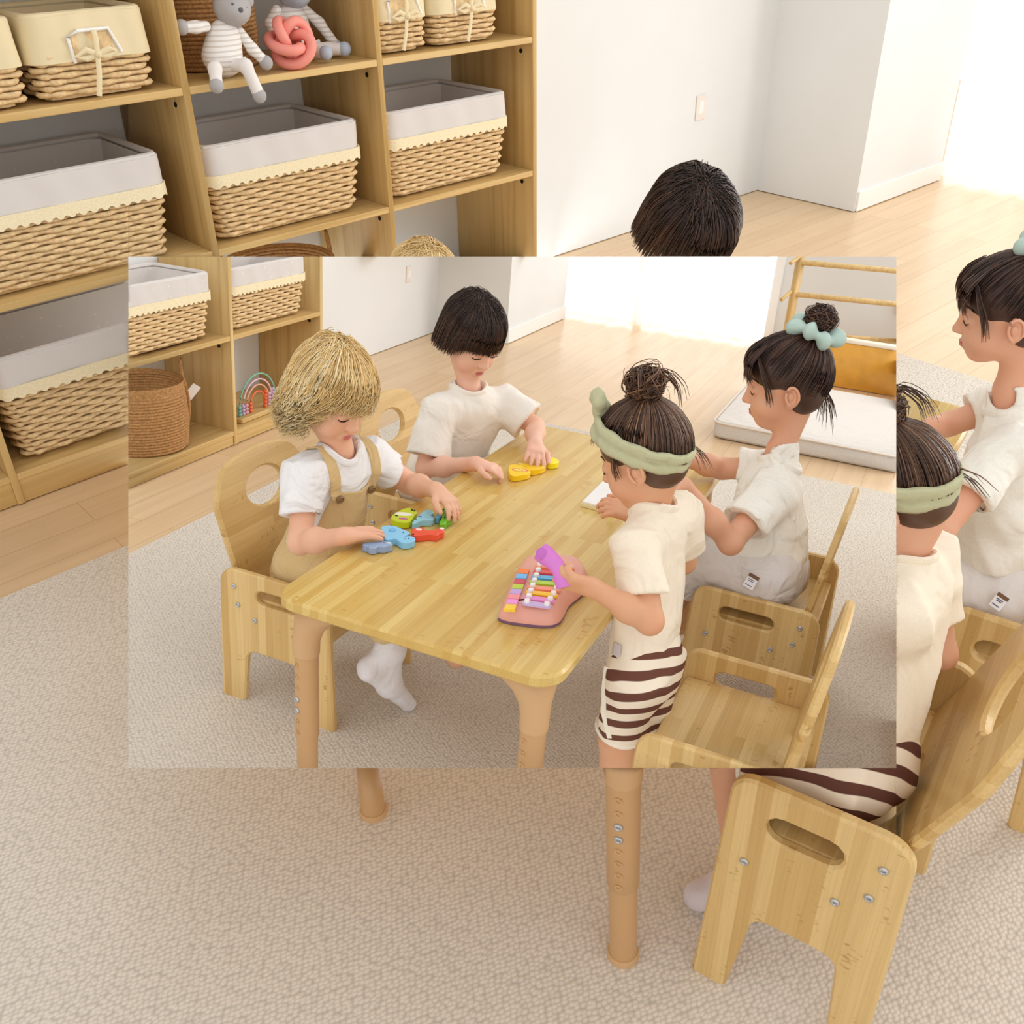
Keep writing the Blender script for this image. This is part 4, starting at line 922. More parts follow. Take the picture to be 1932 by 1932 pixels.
# ---- hair
class Hair:
    def __init__(s, seed): s.g = G(); s.tone = []; s.r = random.Random(seed)
    def strand(s, pts, w0, tone, w1=.25, mid=1.0):
        pts = [np.asarray(p, float) for p in pts]; m = len(pts); b = len(s.g.v)
        for i, p in enumerate(pts):
            t = pts[min(i + 1, m - 1)] - pts[max(i - 1, 0)]; a, c = frame_of(t); u = i / (m - 1); w = w0 * (mid * math.sin(math.pi * min(1, .25 + .75 * u)) ** .6 * (1 - u) + w1 * u + (.35 * (1 - u) if u < .15 else 0) * 0 + .0)
            w = w0 * ((.55 + .45 * min(1, u * 5)) * (1 - (1 - w1) * max(0, (u - .45) / .55) ** 1.4))
            for k in range(3):
                q = math.pi / 1.5 * k + .4; s.g.v.append(tuple(p + w * (math.cos(q) * a + math.sin(q) * c))); s.tone.append(min(1, max(0, tone + .10 * math.sin(u * 9 + tone * 20) + .12 * (u - .5))))
        s.g.f += [(b + i * 3 + k, b + i * 3 + (k + 1) % 3, b + (i + 1) * 3 + (k + 1) % 3, b + (i + 1) * 3 + k) for i in range(m - 1) for k in range(3)]
    def build(s, name, mat, parent):
        me = mesh_of(name, s.g); a = me.attributes.new('tone', 'FLOAT', 'POINT'); a.data.foreach_set('value', s.tone); return link(name, me, mat, parent, True)
def cap(S0, c, R, k, mat, parent, grow=.006, cuts=(), name='hair_cap', tone=.45):
    P = lambda x, y, z: c + R @ (np.array([x, y, z]) * k); lo = c - .14 * k; hi = c + .16 * k
    S = Sdf(lo, hi, .0042 * k); S.ell(P(0, -.012, .03), (np.array([.072, .087, .080]) + grow) * k, R); S.ell(P(0, -.034, -.018), (np.array([.064, .056, .058]) + grow * .4) * k, R, .02 * k)
    for cc, rr in cuts: S.ell(P(*cc), np.array(rr) * k, R, .008 * k, 's')
    o = S.build(name, mat, parent, relax=2); a = o.data.attributes.new('tone', 'FLOAT', 'POINT'); a.data.foreach_set('value', [tone] * len(o.data.vertices)); return o
def bowl_hair(c, R, k, mat, parent, seed, ends, n=900, flare=.012, curl=0.0, w=.0023, lift=.010, crown=(.0, -.03), wave=0.0):
    H = Hair(seed); r = H.r; ctr = np.array([0, -.012, .03]); ra = np.array([.072, .087, .080])
    locks = [(r.uniform(-math.pi, math.pi), r.uniform(0, 6.28), r.uniform(.6, 1.4), r.uniform(-.014, .012), r.uniform(-.12, .12)) for _ in range(64)]
    for i in range(n):
        ph = r.uniform(-math.pi, math.pi); lk = min(locks, key=lambda q: abs((q[0] - ph + math.pi) % (2 * math.pi) - math.pi)); th0 = r.uniform(.03, .75) if r.random() < .75 else r.uniform(.5, 1.2); zend = ends(ph) + r.uniform(-.010, .006) + (lk[3] if wave else 0); off = lift * r.uniform(.35, 1.15); pts = []
        tone = min(1, max(0, r.gauss(.5, .20) + (lk[4] * 1.5 if wave else 0))); sw = r.uniform(-.12, .12); cphase = r.uniform(0, 6.28); m = 12; jx = r.gauss(0, .008); jy = r.gauss(0, .014)
        thm = math.pi / 2 + .08; zeq = ctr[2] + (ra[2] + off) * math.cos(thm)
        L1 = (thm - th0) * .085; L2 = max(0, zeq - zend); tot = L1 + L2; stop = None
        for j in range(m):
            s_ = tot * j / (m - 1)
            if s_ <= L1:
                th = th0 + s_ / .085; p_ = ph + sw * (s_ / max(tot, 1e-6))
                q = ctr + (ra + off) * np.array([math.sin(th) * math.sin(p_), math.sin(th) * math.cos(p_), math.cos(th)])
                wt = max(0, 1 - th / .9); q[0] += crown[0] * wt + jx * wt; q[1] += crown[1] * wt * .5 + jy * wt
                if q[2] < zend: break
            else:
                e = s_ - L1; p_ = ph + sw; u = e / max(L2, 1e-6)
                rad = (ra + off)[:2] * (1 + flare * 6 * u * (1 - .6 * u)) ; q = np.array([rad[0] * math.sin(p_), ctr[1] + rad[1] * math.cos(p_), zeq - e])
            if wave:
                cphase = lk[1]
                ww = lk[2] * wave * max(0, s_ / tot - .25) ** 1.2; q = q + np.array([math.cos(ph), -math.sin(ph), 0]) * ww * math.sin(s_ * 95 + cphase) + np.array([math.sin(ph), math.cos(ph), 0]) * ww * math.cos(s_ * 95 + cphase) * .7
            pts.append(c + R @ (q * k))
        if len(pts) >= 3: H.strand(pts, w * k * r.uniform(.6, 1.25), tone)
    return H.build('hair', mat, parent)
def pulled_hair(c, R, k, mat, parent, seed, bun, hairline, n=700, w=.0014, lift=.0085):
    H = Hair(seed); r = H.r; ctr = np.array([0, -.012, .03]); ra = np.array([.072, .087, .080]); bd = unit((np.array(bun) - ctr) / ra)
    for i in range(n):
        h = np.array(hairline(r.uniform(-math.pi, math.pi))); u0 = r.random() ** 1.4 * .75; hv = (h - ctr) / ra; sh_ = min(1.14, max(1.0, float(np.linalg.norm(hv)))); hd = hv / np.linalg.norm(hv); off = lift * r.uniform(.4, 1.2); ang = math.acos(max(-1, min(1, float(hd @ bd)))); pts = []; tone = min(1, max(0, r.gauss(.45, .22))); jit = r.uniform(-.05, .05)
        for j in range(10):
            u = u0 + (1 - u0) * j / 9; d = (math.sin((1 - u) * ang) * hd + math.sin(u * ang) * bd) / max(1e-6, math.sin(ang)); d = unit(d + np.array([jit, 0, jit]) * math.sin(math.pi * u))
            pts.append(c + R @ ((ctr + (ra * (1 + (sh_ - 1) * max(0, 1 - u / .55)) + off + .010 * max(0, u - .8) * 5 * .4) * d) * k))
        H.strand(pts, w * k * r.uniform(.6, 1.2), tone, .8)
    return H
def bun_of(H, c, R, k, ctr, rad, n=120, w=.0016, squash=1.0, messy=.2):
    r = H.r
    for i in range(n):
        ax = unit(np.array([r.gauss(0, 1), r.gauss(0, 1), r.gauss(0, 1.6)])); a, b = frame_of(ax); R0 = rad * r.uniform(.45, 1.0); h = rad * r.uniform(-.75, .75); a0 = r.uniform(0, 6.28); span = r.uniform(2.5, 5.0); pts = []; tone = min(1, max(0, r.gauss(.55, .25)))
        rr = math.sqrt(max(.1, 1 - (h / rad) ** 2)) * R0; o = np.array([r.gauss(0, messy), r.gauss(0, messy), r.gauss(0, messy)]) * rad * .5
        for j in range(12):
            q = a0 + span * j / 11; p = np.array(ctr) + o + (ax * h + (math.cos(q) * a + math.sin(q) * b) * rr * (1 + .08 * math.sin(3 * q))) * np.array([1, 1, squash]); pts.append(c + R @ (p * k))
        H.strand(pts, w * k * r.uniform(.7, 1.5), tone, .4)
def fringe(H, c, R, k, roots, w=.0016):
    r = H.r
    for pts, cnt, jit in roots:
        for i in range(cnt):
            o = np.array([r.gauss(0, jit), r.gauss(0, jit), r.gauss(0, jit)]); q = []
            cv = [np.array(p) + o * (.4 + .9 * j / len(pts)) for j, p in enumerate(pts)]
            for j in range(len(cv) - 1):
                for u in (0, .33, .66): q.append(cv[j] * (1 - u) + cv[j + 1] * u)
            q.append(cv[-1]); sm = [q[0]] + [(q[i - 1] + q[i] * 2 + q[i + 1]) / 4 for i in range(1, len(q) - 1)] + [q[-1]]
            H.strand([c + R @ (p * k) for p in sm], w * k * r.uniform(.5, 1.2), min(1, max(0, r.gauss(.5, .2))), .3)
# ---- garments
def shirt(pel, shc, F, L, k, shR, elR, shL, elL, neck, mat, parent, origin, length=.34, fit=1.0, sleeve=.62, seed=1, hem=None, cuff=.046, wr=.0028, h=.0042, slim=1.0):
    up = unit(shc - pel); F2 = unit(F - up * (F @ up)); L2 = np.cross(up, F2); Rb = np.stack([L2, F2, up], 1); tl = np.linalg.norm(shc - pel)
    pts = [pel, shc, shR, shL, elR, elL]; S = Sdf(np.min(pts, 0) - .15 * k, np.max(pts, 0) + .13 * k, h)
    for u, rx, ry in ((.02, .098, .083), (.25, .098, .083), (.5, .098, .080), (.72, .100, .074), (.90, .096, .060)):
        S.ell(pel + up * tl * u + F2 * .006 * k, np.array([rx * fit, ry * fit * slim, .085]) * k, Rb, .03 * k)
    S.cone(shR, shL, .046 * k, .046 * k, .03 * k); S.cone(shc + up * .010 * k, neck, .046 * k, .040 * k, .025 * k)
    for sh, el in ((shR, elR), (shL, elL)):
        e = sh + (el - sh) * sleeve; S.frust(sh - unit(el - sh) * .02 * k, e, .049 * k, cuff * k * 1.04, .022 * k)
        S.frust(e - (el - sh) * .05, e + unit(el - sh) * .015 * k, (cuff - .010) * k, (cuff - .010) * k, .002, 's')
    S.cone(neck - up * .012 * k, neck + up * .08 * k + F2 * .012 * k, .041 * k, .05 * k, .006 * k, 's')
    S.wrinkle(wr * 2.2 * k, 34 / k, seed)
    hp = pel + up * (tl - length) if hem is None else np.asarray(hem); S.half(hp, -up)
    o = S.build('shirt', mat, parent, origin); col_pts = []
    rim = []
    for a in np.linspace(0, 2 * math.pi, 33)[:-1]:
        rad = math.cos(a) * L2 * .0475 + math.sin(a) * F2 * .0475; q = S.cast(neck + up * .07 * k + rad * k, -up, .2 * k)
        rim.append(None if q is None else float((q - neck) @ up))
    ok = [z for z in rim if z is not None]; med = sorted(ok)[len(ok) // 2] if ok else 0.0; rim = [med if z is None else max(min(z, med + .02 * k), med - .03 * k) for z in rim]
    for _ in range(3): rim = [(rim[i - 1] + 2 * rim[i] + rim[(i + 1) % 32]) / 4 for i in range(32)]
    g = tube([neck + (math.cos(a) * L2 + math.sin(a) * F2) * .0465 * k + up * rim[i] - origin for i, a in enumerate(np.linspace(0, 2 * math.pi, 33)[:-1])], .0062 * k, 8, True, True, 1.5)
    obj('collar', g, mat, o)
    return o, S, (up, F2, L2)
def limb_sock(S, ankle, toe, heel, k): 
    S.chain([ankle + UPV * .045 * k, ankle], [.031 * k, .031 * k]); S.chain([ankle, heel], [.031 * k, .026 * k], .02 * k); S.chain([heel, (heel + toe) / 2 + UPV * .006 * k, toe], [.026 * k, .027 * k, .020 * k], .02 * k); S.cone(ankle, (heel + toe) / 2 + UPV * .01 * k, .03 * k, .026 * k, .02 * k)
def patch(S, o, U, V, N, outline_w, h0, h1, mat, name, parent, origin, off=.004, nu=14, nv=14, th=.003):
    # cloth panel laid on a garment: rows from h0 to h1 along V, half width outline_w(t) along U, found by looking back along -N
    g = G(); rows = []
    for j in range(nv + 1):
        t = j / nv; row = []; lo, hi = outline_w(t) if isinstance(outline_w(t), tuple) else (-outline_w(t), outline_w(t))
        for i in range(nu + 1):
            p = o + V * (h0 + (h1 - h0) * t) + U * (lo + (hi - lo) * i / nu); q = S.cast(p + N * .20, -N, .4); row.append(q)
        rows.append(row)
    for j in range(nv + 1):
        for i in range(nu + 1):
            if rows[j][i] is None:
                near = [(abs(a - i) + abs(b - j), rows[b][a]) for b in range(nv + 1) for a in range(nu + 1) if rows[b][a] is not None]
                if not near: return None
                rows[j][i] = min(near, key=lambda z: z[0])[1]
    n = (nu + 1) * (nv + 1)
    for o_ in (off, off - th):
        for j in range(nv + 1):
            for i in range(nu + 1): g.v.append(tuple(rows[j][i] + N * o_ - origin))
    W = nu + 1
    for j in range(nv):
        for i in range(nu):
            a = j * W + i; g.f.append((a, a + 1, a + W + 1, a + W)); g.f.append((n + a, n + a + W, n + a + W + 1, n + a + 1))
    rim = [i for i in range(W)] + [j * W + nu for j in range(1, nv + 1)] + [nv * W + i for i in range(nu - 1, -1, -1)] + [j * W for j in range(nv - 1, 0, -1)]
    g.f += [(rim[i], n + rim[i], n + rim[(i + 1) % len(rim)], rim[(i + 1) % len(rim)]) for i in range(len(rim))]
    return obj(name, g, mat, parent, ang=60)
def on_surf(S, p, N, off=.0):
    q = S.cast(p + N * .2, -N, .45); return (p if q is None else q) + N * off
def ribbon(pts, width, N_list, th=.003, origin=(0, 0, 0)):
    g = G(); m = len(pts)
    for i in range(m):
        t = unit(pts[min(i + 1, m - 1)] - pts[max(i - 1, 0)]); n = unit(N_list[i] - t * (N_list[i] @ t)); s = np.cross(t, n) * width / 2
        for q in (pts[i] + s, pts[i] - s, pts[i] - s - n * th, pts[i] + s - n * th): g.v.append(tuple(q - np.asarray(origin)))
    g.f = [(i * 4 + k, i * 4 + (k + 1) % 4, (i + 1) * 4 + (k + 1) % 4, (i + 1) * 4 + k) for i in range(m - 1) for k in range(4)] + [(3, 2, 1, 0), ((m - 1) * 4, (m - 1) * 4 + 1, (m - 1) * 4 + 2, (m - 1) * 4 + 3)]
    return g
def body(J, k, F, L, h=.0032, legs=True):
    pts = [v for v in J.values() if isinstance(v, np.ndarray) and v.shape == (3,)]; S = Sdf(np.min(pts, 0) - .14 * k, np.max(pts, 0) + .15 * k, h)
    pel, shc, neck, hc = J['pel'], J['shc'], J['neck'], J['head']; up = unit(shc - pel); F2 = unit(F - up * (F @ up)); Rb = np.stack([np.cross(up, F2), F2, up], 1); tl = np.linalg.norm(shc - pel)
    for u, rx, ry in ((0, .082, .066), (.3, .078, .064), (.6, .080, .060), (.88, .078, .048)): S.ell(pel + up * tl * u, np.array([rx, ry * J.get('slim', 1.0), .07]) * k, Rb, .03 * k)
    S.cone(J['shR'], J['shL'], .030 * k, .030 * k, .03 * k); S.cone(shc, neck, .036 * k, .032 * k, .02 * k)
    S.cone(neck, hc + J['R'] @ np.array([0, -.032, -.050]) * k, .0295 * k, .031 * k, .012 * k)
    for s in 'RL':
        S.chain([J['sh' + s], J['el' + s], J['wr' + s]], [.032 * k, .0265 * k, .0185 * k], .012 * k); m = J['el' + s] * .62 + J['wr' + s] * .38; S.ell(m, (.0275 * k,) * 3, None, .02 * k)
        hd = J.get('hand' + s)
        if hd: hand(S, J['wr' + s], *hd[:3], k=k, **hd[3])
        if legs and ('kn' + s) in J:
            S.chain([J['hp' + s], J['kn' + s], J['an' + s]], [.052 * k, .041 * k, .028 * k], .015 * k)
    P = build_head(S, hc, J['R'], k)
    return S, P
def person(label, J, k, F, skin, brow, hero=True, h=.0032, group=None, legs=True, lip=(202, 112, 104), ears=True):
    base = np.array([J['pel'][0], J['pel'][1], 0.0]); t = thing('person', label, 'person', base, 0, group)
    S, P = body(J, k, F, None, h, legs); SKM[0] = skin_mat('skin_%d' % len(SKIN), skin); b = S.build('body', SKM[0], t, base); SKIN[len(SKIN)] = 1
    n0 = len(CLIP[FRAME['n']])
    face_marks(S, P, J['R'], k, t, brow, lip, b, ears)
    for o in CLIP[FRAME['n']][n0:]:
        if o.parent == b: o.location = -base
    return t, S, P, base, b
def rebase(objs, base):
    for o in objs: o.location = -np.asarray(base)

# ---- the four children at the table (frame B)
use_frame('B')
def joints(shc, F, k, half, pel, neck, head, look, roll=0.0, **kw):
    F = unit(np.array([F[0], F[1], 0.0])); L = np.cross(UPV, F); J = dict(shc=shc, pel=pel, neck=neck, head=head, R=head_rot(np.asarray(look) - head if not isinstance(look, tuple) else np.array(look), roll), shR=shc - L * half, shL=shc + L * half)
    J['hpR'] = pel - L * .055 * k; J['hpL'] = pel + L * .055 * k; J.update(kw); return J, F, L
def absol(o, base): o.location = Vector([-float(x) for x in base]); return o
# 1. blond child in overalls
k = 1.0; shc = at(640, 876, 2.29); pel = tp(-.21, .46, .370); head = at(628, 742, 2.20)
J, F, L = joints(shc, (.78, -.62), k, .098, pel, at(640, 846, 2.255), head, (.80, -.56, -.46), roll=.0)
J.update(elR=at(566, 1024, 2.20), wrR=onz(648, 1012, TOP + .032), elL=at(772, 912, 2.42), wrL=onz(823, 925, TOP + .062), knR=tp(.02, .40, .36), knL=tp(.06, .56, .36), anR=at(738, 1222, 2.36), anL=tp(.12, .60, .12))
J['handR'] = (onz(725, 1000, TOP + .03) - J['wrR'], (0, 0, 1.), -1, dict(curls=(.16, .16, .16, .18), spread=.16, base_curl=.10))
J['handL'] = (onz(862, 958, TOP + .04) - J['wrL'], (0.2, 0.1, 1.), 1, dict(curls=(.38, .36, .34, .34), spread=.10, base_curl=.35))
t, S, P, base, bd = person('blond toddler in white tee and khaki overalls sorting animal blocks', J, k, F, (232, 184, 154), (196, 156, 104), group='children playing at the table', ears=False)
white = cloth('white_tee', (242, 240, 240)); sh, SS, ax = shirt(pel, shc, F, L, k, J['shR'], J['elR'], J['shL'], J['elL'], J['neck'], white, t, base, .30, .92, .60, 3)
khaki = cloth('khaki_twill', (214, 184, 132), 500, .35); up, F2, L2 = ax
tl = np.linalg.norm(shc - pel)
bib = patch(SS, pel, L2, up, F2, lambda q: .092 - .030 * max(0, q - .35) / .65 - .004 * q, -.02, tl * .90, khaki, 'overall_bib', t, base, .007, 16, 16, .005)
pk = patch(SS, pel + up * tl * .30, L2, up, F2, lambda q: .050, 0, .085, khaki, 'bib_pocket', t, base, .010, 10, 8, .003)
for s in (1, -1):
    a = on_surf(SS, pel + up * tl * .86 + L2 * s * .050, F2, .012); sp, sn = [a], [F2]
    for q in np.linspace(.92, 1.10, 4): sp.append(on_surf(SS, pel + up * tl * q + L2 * s * (.050 + .014 * (q - .7) / .36), F2, .006)); sn.append(F2 + up * max(0, q - .9) * 4)
    for q in (.03, .0, -.03): sp.append(on_surf(SS, shc + F2 * q + L2 * s * .066, up, .006)); sn.append(up + F2 * q * 10)
    for q in (1.02, .85, .65, .45): sp.append(on_surf(SS, pel + up * tl * q + L2 * s * (.03 + .04 * (q - .45)), -F2, .007)); sn.append(-F2)
    st = obj('strap', ribbon(sp, .028, sn, .004, base), khaki, t)
    g = lathe([(.0001, .004), (.004, .004), (.0055, .0025), (.0085, .005), (.0105, .003), (.0105, -.002)][::-1], 16); n_ = F2; x_, y_ = frame_of(n_); g.xf(basis(a + F2 * .003 - base, x_, y_, n_)); obj('button', g, col('brass_button', (132, 100, 58), .4, .6), st)
pants = Sdf(np.min([pel, J['knR'], J['knL'], J['anR'], J['anL']], 0) - .1, np.max([pel, J['knR'], J['knL']], 0) + .12, .005)
pants.ell(pel - up * .0, (.102, .085, .07), np.stack([L2, F2, up], 1)); pants.ell(pel + up * .06, (.098, .082, .06), np.stack([L2, F2, up], 1), .03)
for s in 'RL': pants.chain([J['hp' + s], J['kn' + s]], [.062, .054], .03); pants.frust(J['kn' + s], J['kn' + s] + (J['an' + s] - J['kn' + s]) * .72, .053, .046, .02)
pants.wrinkle(.002, 50, 5); pants.build('overall_trousers', khaki, t, base)
for s, toe, heel in (('R', onz(770, 1328, .020), at(697, 1262, 2.36)),):
    q = Sdf(np.min([toe, heel, J['anR']], 0) - .06, np.max([toe, heel, J['anR']], 0) + .09, .0035); limb_sock(q, J['anR'], toe, heel, 1.0); q.wrinkle(.0012, 120, 2); q.build('sock', cloth('white_sock', (232, 228, 230), 300, .2), t, base)
hb = hair_mat('blond_hair', (212, 170, 102), (246, 214, 150), (255, 242, 204))
absol(cap(S, J['head'], J['R'], k, hb, t, .008, (((0, .085, -.055), (.070, .060, .072)),)), base)
def ends_bob(ph):
    a = abs(ph)
    if a < .75: return .016
    if a < 1.25: return .016 + (a - .75) / .5 * -.085
    return -.088 - .022 * min(1, (a - 1.25) / .8)
absol(bowl_hair(J['head'], J['R'], k, hb, t, 4, ends_bob, 2600, .022, 0, .0014, .017, wave=.020), base)

# 2. dark-haired boy
k = 1.0; shc = at(889, 766, 2.76); pel = tp(-.22, 1.08, .37); head = at(892, 634, 2.68)
J, F, L = joints(shc, (.60, -.80), k, .108, pel, at(884, 730, 2.735), head, (.60, -.72, -.50), roll=.0)
J.update(elR=at(803, 884, 2.70), wrR=onz(897, 875, TOP + .035), elL=at(1010, 806, 2.80), wrL=onz(1010, 838, TOP + .050), knR=tp(.05, 1.0, .36), knL=tp(.06, 1.16, .36), anR=tp(.12, 1.0, .10), anL=tp(.12, 1.16, .10))
J['handR'] = (onz(975, 895, TOP + .03) - J['wrR'], (0.0, .1, 1.), 1, dict(curls=(.10, .75, .8, .8), spread=.10, base_curl=.22))
J['handL'] = (onz(1012, 884, TOP + .03) - J['wrL'], (0.15, .3, 1.), -1, dict(curls=(.20, .20, .22, .24), spread=.14, base_curl=.30))
t, S, P, base, bd = person('dark-haired boy in an oversized cream tee with chest pocket', J, k, F, (236, 190, 166), (70, 46, 34), group='children playing at the table', ears=False)
cream = cloth('cream_jersey', (247, 241, 231), 520, .25); sh, SS, ax = shirt(pel, shc, F, L, k, J['shR'], J['elR'], J['shL'], J['elL'], J['neck'], cream, t, base, .33, 1.10, .78, 8, None, .058, .0016)
up, F2, L2 = ax; tl = np.linalg.norm(shc - pel)
patch(SS, pel + up * tl * .30 + L2 * .055, L2, up, F2, lambda q: .030 if q > .25 else .030 * (.25 + 3 * q), 0, .095, cream, 'chest_pocket', t, base, .005, 8, 8, .003)
pants = Sdf(np.min([pel, J['knR'], J['knL']], 0) - .1, np.max([pel, J['knR'], J['knL']], 0) + .1, .006); pants.ell(pel, (.10, .085, .07), np.stack([L2, F2, up], 1))
for s in 'RL': pants.chain([J['hp' + s], J['kn' + s]], [.062, .056], .03)
pants.build('shorts', cloth('sand_shorts', (226, 212, 196)), t, base)
hd_ = hair_mat('dark_brown_hair', (26, 16, 12), (54, 36, 28), (104, 72, 56))
absol(cap(S, J['head'], J['R'], k, hd_, t, .009, (((0, .085, -.055), (.070, .055, .068)),)), base)
def ends_bowl(ph):
    a = abs(ph)
    if a < .8: return .010
    if a < 1.2: return .010 - (a - .8) / .4 * .040
    return -.032 - .030 * min(1, (a - 1.2) / .9)
absol(bowl_hair(J['head'], J['R'], k, hd_, t, 9, ends_bowl, 2300, .010, 0, .0013, .013, crown=(.01, -.02)), base)

# 3. girl with the green headband, standing
def headband_girl(J, F, L, k, t, S, base, shirt_len=.30, bow_tag=True, seed=21, slim=1.0):
    cr = cloth('peach_jersey_%d' % seed, (249, 236, 214), 520, .3); sh, SS, ax = shirt(J['pel'], J['shc'], F, L, k, J['shR'], J['elR'], J['shL'], J['elL'], J['neck'], cr, t, base, shirt_len * k, 1.0, .66, seed, None, .047, .0022, .0042, slim)
    hm = hair_mat('warm_brown_hair_%d' % seed, (44, 28, 20), (92, 62, 44), (150, 108, 76)); R = J['R']; c = J['head']
    absol(cap(S, c, R, k, hm, t, .004, (((0, .088, -.035), (.066, .050, .078)), ((0, .03, -.095), (.10, .07, .045)), ((.085, .01, -.03), (.03, .035, .04)), ((-.085, .01, -.03), (.03, .035, .04)))), base)
    def hl(ph):
        a = abs(ph); z = np.interp(a, [0, .8, 1.25, 1.7, 2.2, 3.15], [.064, .050, .018, -.010, -.044, -.064]); f = np.interp(z, [-.066, -.03, .02], [.60, .82, 1]); return np.array([.071 * math.sin(ph) * f, -.012 + .086 * math.cos(ph) * f, z])
    H = pulled_hair(c, R, k, hm, t, seed, (0, -.045, .105), hl, 1500); bun_of(H, c, R, k, (.0, -.052, .136), .036, 520, .0012, 1.0, .32)
    fringe(H, c, R, k, [([(.0, -.05, .14), (.02, -.09, .15), (.03, -.105, .11), (.025, -.10, .08)], 16, .008), ([(.0, -.05, .15), (-.03, -.06, .17), (-.05, -.06, .14)], 14, .008), ([(.02, -.085, .0), (.02, -.11, -.03), (.01, -.118, -.06)], 10, .006), ([(-.066, .03, .03), (-.070, .035, .0), (-.068, .035, -.02)], 14, .005), ([(.066, .03, .03), (.070, .035, .0), (.068, .035, -.02)], 14, .005), ([(0, .07, .07), (.01, .094, .06), (.015, .10, .045)], 8, .008)], .0012)
    absol(H.build('hair', hm, t), base)
    gm = cloth('sage_linen', (194, 192, 154), 380, .45); loop = []; nn = []; ctr = np.array([0, -.012, .03]); ra = np.array([.072, .087, .080]) + .0155
    for a in np.linspace(0, 2 * math.pi, 49)[:-1]:                 # tilted loop: over the front of the crown, behind the ears, under the back
        d = unit(np.array([math.sin(a), math.cos(a) * .80, .62 * math.cos(a) - .02])); e = 1 / math.sqrt(((d / ra) ** 2).sum()); p = ctr + d * e; loop.append(c + R @ (p * k)); nn.append(R @ unit(d / ra ** 2))
    g = G(); n = len(loop)
    for i in range(n):
        tt = unit(loop[(i + 1) % n] - loop[i - 1]); s_ = np.cross(tt, nn[i]); w_ = .024 * k
        for q, h_ in ((-1, .0), (-.7, .006), (-.25, .0065), (0, .002), (.3, .007), (.75, .006), (1, 0), (0, -.004)): g.v.append(tuple(loop[i] + s_ * q * w_ * (1 + .08 * math.sin(i * 1.3)) + nn[i] * (h_ + .001 * math.sin(i * 2.1 + q * 3)) * k - base))
    m = 8; g.f = [(i * m + j, i * m + (j + 1) % m, ((i + 1) % n) * m + (j + 1) % m, ((i + 1) % n) * m + j) for i in range(n) for j in range(m)]
    hb_ = obj('headband', g, gm, t, ang=None)
    kc = np.array([0, .052, .106]); q = Sdf(c - .2 * k, c + .2 * k, .0032 * k); Pk = lambda p: c + R @ (np.array(p) * k)
    q.ell(Pk(kc), np.array([.022, .019, .030]) * k, R); q.chain([Pk(kc + [.012, .004, .012]), Pk(kc + [.026, .012, .026]), Pk(kc + [.030, .012, .034])], [.010 * k, .014 * k, .010 * k]); q.chain([Pk(kc + [-.012, -.006, .012]), Pk(kc + [-.026, -.014, .024]), Pk(kc + [-.034, -.016, .026])], [.010 * k, .013 * k, .009 * k]); q.wrinkle(.0016 * k, 150 / k, 4)
    q.build('headband_knot', gm, hb_, base)
    return sh, SS, ax
st_m = stripes('brown_stripe_rib', (246, 234, 214), (112, 74, 62), .036, 2, (.30, .12, 0), .52, .010)
def striped_shorts(J, F, k, t, base, ax, low=.16, seed=3, mat=None, knee=False, slim=1.0):
    up, F2, L2 = ax; pel = J['pel']; q = Sdf(np.min([pel, J['knR'], J['knL']], 0) - .12 * k, np.max([pel, J['knR'], J['knL']], 0) + .14 * k, .0045 * k); Rb = np.stack([L2, F2, up], 1)
    q.ell(pel, np.array([.107, .095 * slim, .079]) * k, Rb); q.ell(pel + up * .05 * k, np.array([.094, .080 * slim, .06]) * k, Rb, .03 * k); ends = []
    for s in 'RL':
        if knee: q.chain([J['hp' + s], J['kn' + s]], [.066 * k, .058 * k], .03 * k); d = unit(J['an' + s] - J['kn' + s]); e = J['kn' + s] + d * .09 * k; q.frust(J['kn' + s], e, .058 * k, .054 * k, .02 * k); continue
        if slim == 1: q.ell(J['hp' + s], (.064 * k,) * 3, None, .02 * k)
        d = unit(J['kn' + s] - J['hp' + s]); e = J['hp' + s] + d * low * k; wl = .066 if slim == 1 else .056; q.frust(J['hp' + s] - d * .02 * k, e, wl * k, (wl - .002) * k, .03 * k); q.frust(e - d * .012 * k, e + d * .01, (wl - .008) * k, (wl - .008) * k, .002, 's'); ends.append((e, d))
    q.wrinkle(.002 * k, 50 / k, seed); o = q.build('shorts', mat or st_m, t, base)
    for e, d in ends:
        a, b = frame_of(d); obj('hem_trim', tube([e + (a * math.cos(x) + b * math.sin(x)) * (.0625 if slim == 1 else .0525) * k - base for x in np.linspace(0, 2 * math.pi, 25)[:-1]], .0055 * k, 6, True), col('cream_trim', (246, 238, 222), .9, .1), o)
    return o, q
k = .955; shc = at(1242, 1000, 1.93); pel = at(1218, 1262, 1.985); head = at(1212, 858, 1.875)
J, F, L = joints(shc, (-.86, .50), k, .095, pel, at(1234, 952, 1.91), head, (-.82, .36, -.42), roll=.05)
J.update(elL=at(1226, 1172, 1.83), wrL=at(1118, 1108, 1.79), elR=at(1290, 1060, 2.10), wrR=at(1196, 972, 2.14), knL=at(1166, 1395, 2.05), anL=at(1152, 1520, 2.175), knR=at(1205, 1395, 2.10), anR=at(1195, 1520, 2.19))
J['handL'] = (at(1070, 1096, 1.775) - J['wrL'], (.1, -.75, -.5), -1, dict(curls=(.75, .8, .8, .8), spread=.04, base_curl=.45, thumb_out=.5))
J['handR'] = (at(1160, 958, 2.13) - J['wrR'], (0, -.5, .8), 1, dict(curls=(.6, .6, .6, .6), spread=.06, base_curl=.3))
J['slim'] = .76
t, S, P, base, bd = person('standing toddler girl with sage knotted headband and brown striped shorts', J, k, F, (220, 168, 132), (72, 48, 36), group='children playing at the table')
